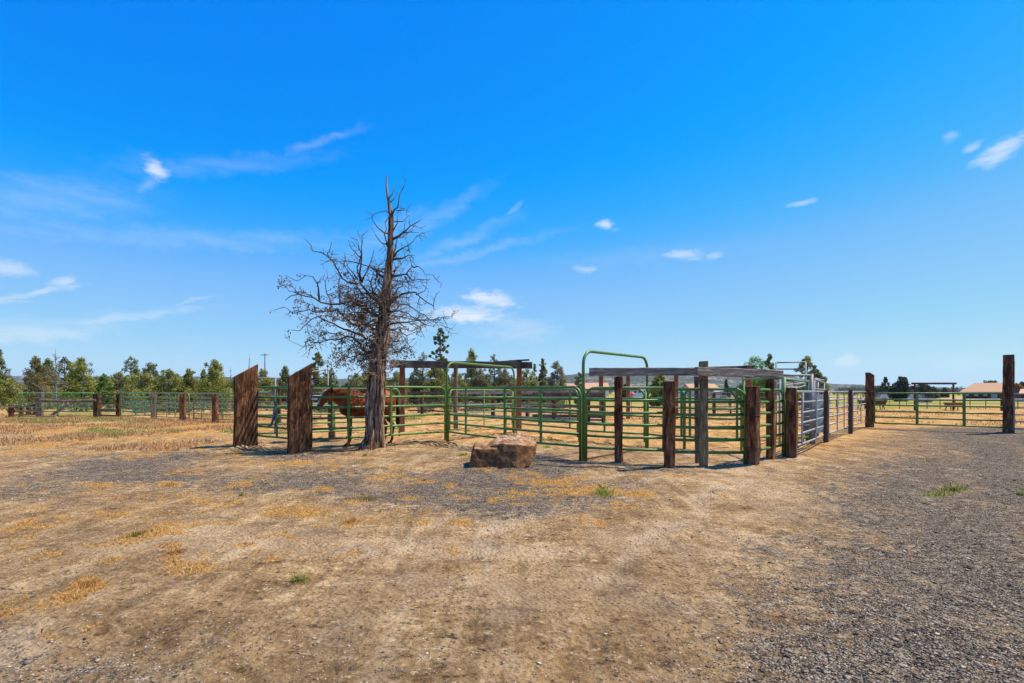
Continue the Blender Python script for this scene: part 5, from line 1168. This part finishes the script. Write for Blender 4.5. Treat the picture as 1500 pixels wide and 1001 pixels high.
# ------------------------------------------------------------------ haze
def haze():
    b = MB(); x0, x1, y0, y1, z0, z1 = -9000, 9000, -1000, 4200, -22, 130
    vs = [(x, y, z) for x in (x0, x1) for y in (y0, y1) for z in (z0, z1)]
    me = bpy.data.meshes.new('haze'); me.from_pydata(vs, [], [(0, 1, 3, 2), (4, 6, 7, 5), (0, 4, 5, 1), (2, 3, 7, 6), (0, 2, 6, 4), (1, 5, 7, 3)])
    m = bpy.data.materials.new('haze_air'); m.use_nodes = True; nt = m.node_tree; nt.nodes.clear()
    out = nt.nodes.new('ShaderNodeOutputMaterial'); v = nt.nodes.new('ShaderNodeVolumePrincipled')
    v.inputs['Color'].default_value = (.62, .76, .95, 1); v.inputs['Density'].default_value = HAZE; v.inputs['Anisotropy'].default_value = .2
    nt.links.new(v.outputs[0], out.inputs['Volume']); me.materials.append(m)
    tag(link('haze', me), 'thin blue haze over the far hills', 'haze', kind='stuff')
HAZE = .00006
haze()

# ------------------------------------------------------------------ sky, sun, camera
SUN = Vector((.92, .15, 1.62)).normalized(); ELEV = math.asin(SUN.z); AZ = atan2(SUN.x, SUN.y)
w = bpy.data.worlds.new('World'); SC.world = w; w.use_nodes = True; nt = w.node_tree; N = nt.nodes; Lk = nt.links; N.clear()
out = N.new('ShaderNodeOutputWorld'); bg = N.new('ShaderNodeBackground'); sky = N.new('ShaderNodeTexSky')
sky.sky_type = 'NISHITA'; sky.sun_disc = False; sky.sun_elevation = ELEV; sky.sun_rotation = AZ
sky.air_density = 1.0; sky.dust_density = .3; sky.ozone_density = 3.0; sky.altitude = 900
SKYS = .14; EXPO = .5
def wm(op, a, b=0.0, clamp=False):
    k = N.new('ShaderNodeMath'); k.operation = op; k.use_clamp = clamp
    for v, i in ((a, 0), (b, 1)):
        if isinstance(v, (int, float)): k.inputs[i].default_value = v
        else: Lk.new(v, k.inputs[i])
    return k.outputs[0]
sc_ = N.new('ShaderNodeVectorMath'); sc_.operation = 'SCALE'; sc_.inputs['Scale'].default_value = .14; Lk.new(sky.outputs[0], sc_.inputs[0])
hs0 = N.new('ShaderNodeHueSaturation'); hs0.inputs['Saturation'].default_value = 1.35; Lk.new(sc_.outputs[0], hs0.inputs['Color'])
cv = N.new('ShaderNodeRGBCurve'); Lk.new(hs0.outputs[0], cv.inputs['Color'])       # per-channel grade pulling the sky to a chosen blue-to-pale range
EX = 2 ** EXPO
for ch, pts in ((0, ((0, 0), (.042, .0), (.060, .022), (.130, .20), (.33, .33), (.60, .46), (1, .56))), (1, ((0, .1), (.17, .262), (.226, .348), (.364, .50), (.56, .62), (.75, .70), (1, .78))), (2, ((0, .7), (.5, .97), (.6, 1.0), (.75, .99), (1, .95)))):
    c_ = cv.mapping.curves[ch]; P_ = c_.points
    while len(P_) < len(pts): P_.new(.5, .5)
    for q_, (a_, b_) in zip(P_, pts): q_.location = (a_, b_ / EX); q_.handle_type = 'AUTO_CLAMPED'
cv.mapping.update()
hs = N.new('ShaderNodeVectorMath'); hs.operation = 'SCALE'; hs.inputs['Scale'].default_value = 1 / SKYS; Lk.new(cv.outputs[0], hs.inputs[0])
tc = N.new('ShaderNodeTexCoord'); sp = N.new('ShaderNodeSeparateXYZ'); Lk.new(tc.outputs['Generated'], sp.inputs[0])
az = wm('ARCTAN2', sp.outputs[0], sp.outputs[1]); el = wm('ARCSINE', sp.outputs[2])
cb = N.new('ShaderNodeCombineXYZ'); Lk.new(az, cb.inputs[0]); Lk.new(el, cb.inputs[1])
nz = N.new('ShaderNodeTexNoise'); nz.inputs['Scale'].default_value = 16; nz.inputs['Detail'].default_value = 8; nz.inputs['Roughness'].default_value = .62; Lk.new(cb.outputs[0], nz.inputs['Vector'])
nv = N.new('ShaderNodeVectorMath'); nv.operation = 'SUBTRACT'; Lk.new(nz.outputs['Color'], nv.inputs[0]); nv.inputs[1].default_value = (.5, .5, .5)
def warped(amt):
    s_ = N.new('ShaderNodeVectorMath'); s_.operation = 'SCALE'; s_.inputs['Scale'].default_value = amt; Lk.new(nv.outputs[0], s_.inputs[0])
    a_ = N.new('ShaderNodeVectorMath'); a_.operation = 'ADD'; Lk.new(cb.outputs[0], a_.inputs[0]); Lk.new(s_.outputs[0], a_.inputs[1]); return a_.outputs[0]
W1, W2 = warped(.022), warped(.045)
nf = N.new('ShaderNodeTexNoise'); nf.inputs['Scale'].default_value = 38; nf.inputs['Detail'].default_value = 9; nf.inputs['Roughness'].default_value = .62
mpf = N.new('ShaderNodeMapping'); mpf.inputs['Rotation'].default_value = (0, 0, radians(-12)); mpf.inputs['Scale'].default_value = (1, 2.2, 1); Lk.new(cb.outputs[0], mpf.inputs['Vector']); Lk.new(mpf.outputs[0], nf.inputs['Vector']); FN = nf.outputs[0]
def cloud(px, py, rx, ry, rot, st, soft=False):
    a = atan((px - CX) / F); e = atan((HY - py) / F * cos(a)); k = cos(a) ** 2
    mp = N.new('ShaderNodeMapping'); mp.vector_type = 'TEXTURE'; mp.inputs['Location'].default_value = (a, e, 0); mp.inputs['Rotation'].default_value = (0, 0, radians(rot)); mp.inputs['Scale'].default_value = (rx / F * k ** .8, ry / F * k ** .5, 1)
    Lk.new(W2 if soft else W1, mp.inputs['Vector'])
    ln = N.new('ShaderNodeVectorMath'); ln.operation = 'LENGTH'; Lk.new(mp.outputs[0], ln.inputs[0])
    mr = N.new('ShaderNodeMapRange'); mr.interpolation_type = 'SMOOTHSTEP'; mr.inputs[1].default_value = 0.0; mr.inputs[2].default_value = 1.0 if soft else .85; mr.inputs[3].default_value = 0; mr.inputs[4].default_value = st
    v = wm('SUBTRACT', 1.0, ln.outputs['Value']); v = wm('ADD', v, wm('MULTIPLY', wm('SUBTRACT', FN, .5), .9 if soft else 1.35))
    Lk.new(v, mr.inputs[0]); return mr.outputs[0]
CL = [(1466, 222, 34, 11, 22, .75), (1392, 204, 11, 6, 20, .45), (1424, 216, 12, 5, 20, .4), (228, 245, 17, 10, -38, .95), (215, 268, 26, 8, 40, .25), (1174, 295, 22, 3.5, 0, .45), (1001, 375, 28, 7, -6, .7), (1044, 376, 14, 4, 0, .45), (888, 330, 13, 5, -15, .7), (905, 338, 9, 3, 0, .3),
      (857, 393, 16, 4.5, 0, .5), (722, 438, 38, 11, -5, .9), (682, 460, 56, 11, -2, 1.0), (560, 478, 70, 18, 0, .5), (752, 484, 60, 16, 0, .35), (1240, 530, 18, 8, 0, .5), (1410, 535, 40, 8, 0, .2),
      (48, 430, 62, 4, 20, .65), (0, 441, 40, 4, 8, .5), (90, 414, 20, 5, 25, .6), (14, 392, 36, 10, 0, .5), (40, 488, 130, 14, 10, .42), (190, 465, 110, 6, 13, .36), (285, 443, 40, 3, 22, .3), (90, 475, 150, 12, 8, .3), (520, 610, 30, 6, 0, .3),
      (330, 240, 190, 12, 12, .15), (470, 210, 80, 5, 24, .22), (90, 290, 170, 26, 12, .22), (640, 320, 110, 10, 30, .20), (680, 350, 110, 8, 22, .22), (752, 306, 20, 3, 28, .3), (560, 345, 90, 14, 30, .2), (300, 350, 330, 14, 6, .20), (700, 370, 160, 6, 14, .2), (950, 375, 200, 12, 0, .08)]
acc = None
for (px, py, rx, ry, rot, st) in CL:
    c = cloud(px, py, rx * (1.2 if st < .35 else 1.4), ry * (1.7 if st < .35 else 1.6), rot, st * (.75 if st < .35 else .85), st < .35)
    acc = c if acc is None else wm('MAXIMUM', acc, c)
nzs = N.new('ShaderNodeTexNoise'); nzs.inputs['Scale'].default_value = 9; nzs.inputs['Detail'].default_value = 6
mps = N.new('ShaderNodeMapping'); mps.inputs['Rotation'].default_value = (0, 0, radians(-14)); mps.inputs['Scale'].default_value = (1, 7, 1); Lk.new(cb.outputs[0], mps.inputs['Vector']); Lk.new(mps.outputs[0], nzs.inputs['Vector'])
mod = N.new('ShaderNodeMapRange'); mod.inputs[1].default_value = .32; mod.inputs[2].default_value = .60; mod.inputs[3].default_value = .45; mod.inputs[4].default_value = 1.1; Lk.new(nzs.outputs[0], mod.inputs[0])
dens = wm('MULTIPLY', acc, mod.outputs[0], True)
mx = N.new('ShaderNodeMix'); mx.data_type = 'RGBA'; Lk.new(dens, mx.inputs[0]); Lk.new(hs.outputs[0], mx.inputs[6])
mx.inputs[7].default_value = (.86 / SKYS / EX, .93 / SKYS / EX, 1.0 / SKYS / EX, 1)
Lk.new(mx.outputs[2], bg.inputs[0]); bg.inputs[1].default_value = SKYS; Lk.new(bg.outputs[0], out.inputs[0])

sl = bpy.data.lights.new('sun', 'SUN'); sl.energy = 5.0; sl.angle = radians(.53); sl.color = (1.0, .90, .74)
so = bpy.data.objects.new('sun', sl); COL.objects.link(so); so.rotation_euler = SUN.to_track_quat('Z', 'Y').to_euler()

cam = bpy.data.cameras.new('camera'); cam.sensor_width = 36; cam.lens = 18; cam.clip_end = 20000; cam.clip_start = .05
cam.shift_y = (HY - 500.5) / 1500
co = bpy.data.objects.new('camera', cam); COL.objects.link(co); co.location = (0, 0, H); co.rotation_euler = (radians(90), 0, 0); SC.camera = co
SC.view_settings.view_transform = 'Standard'; SC.view_settings.look = 'None'; SC.view_settings.exposure = EXPO; SC.view_settings.gamma = 1
SC.cycles.max_bounces = 6; SC.cycles.transparent_max_bounces = 8; SC.cycles.volume_bounces = 0; SC.cycles.use_denoising = True; SC.cycles.denoising_prefilter = 'NONE'; SC.cycles.denoising_input_passes = 'RGB_ALBEDO_NORMAL'
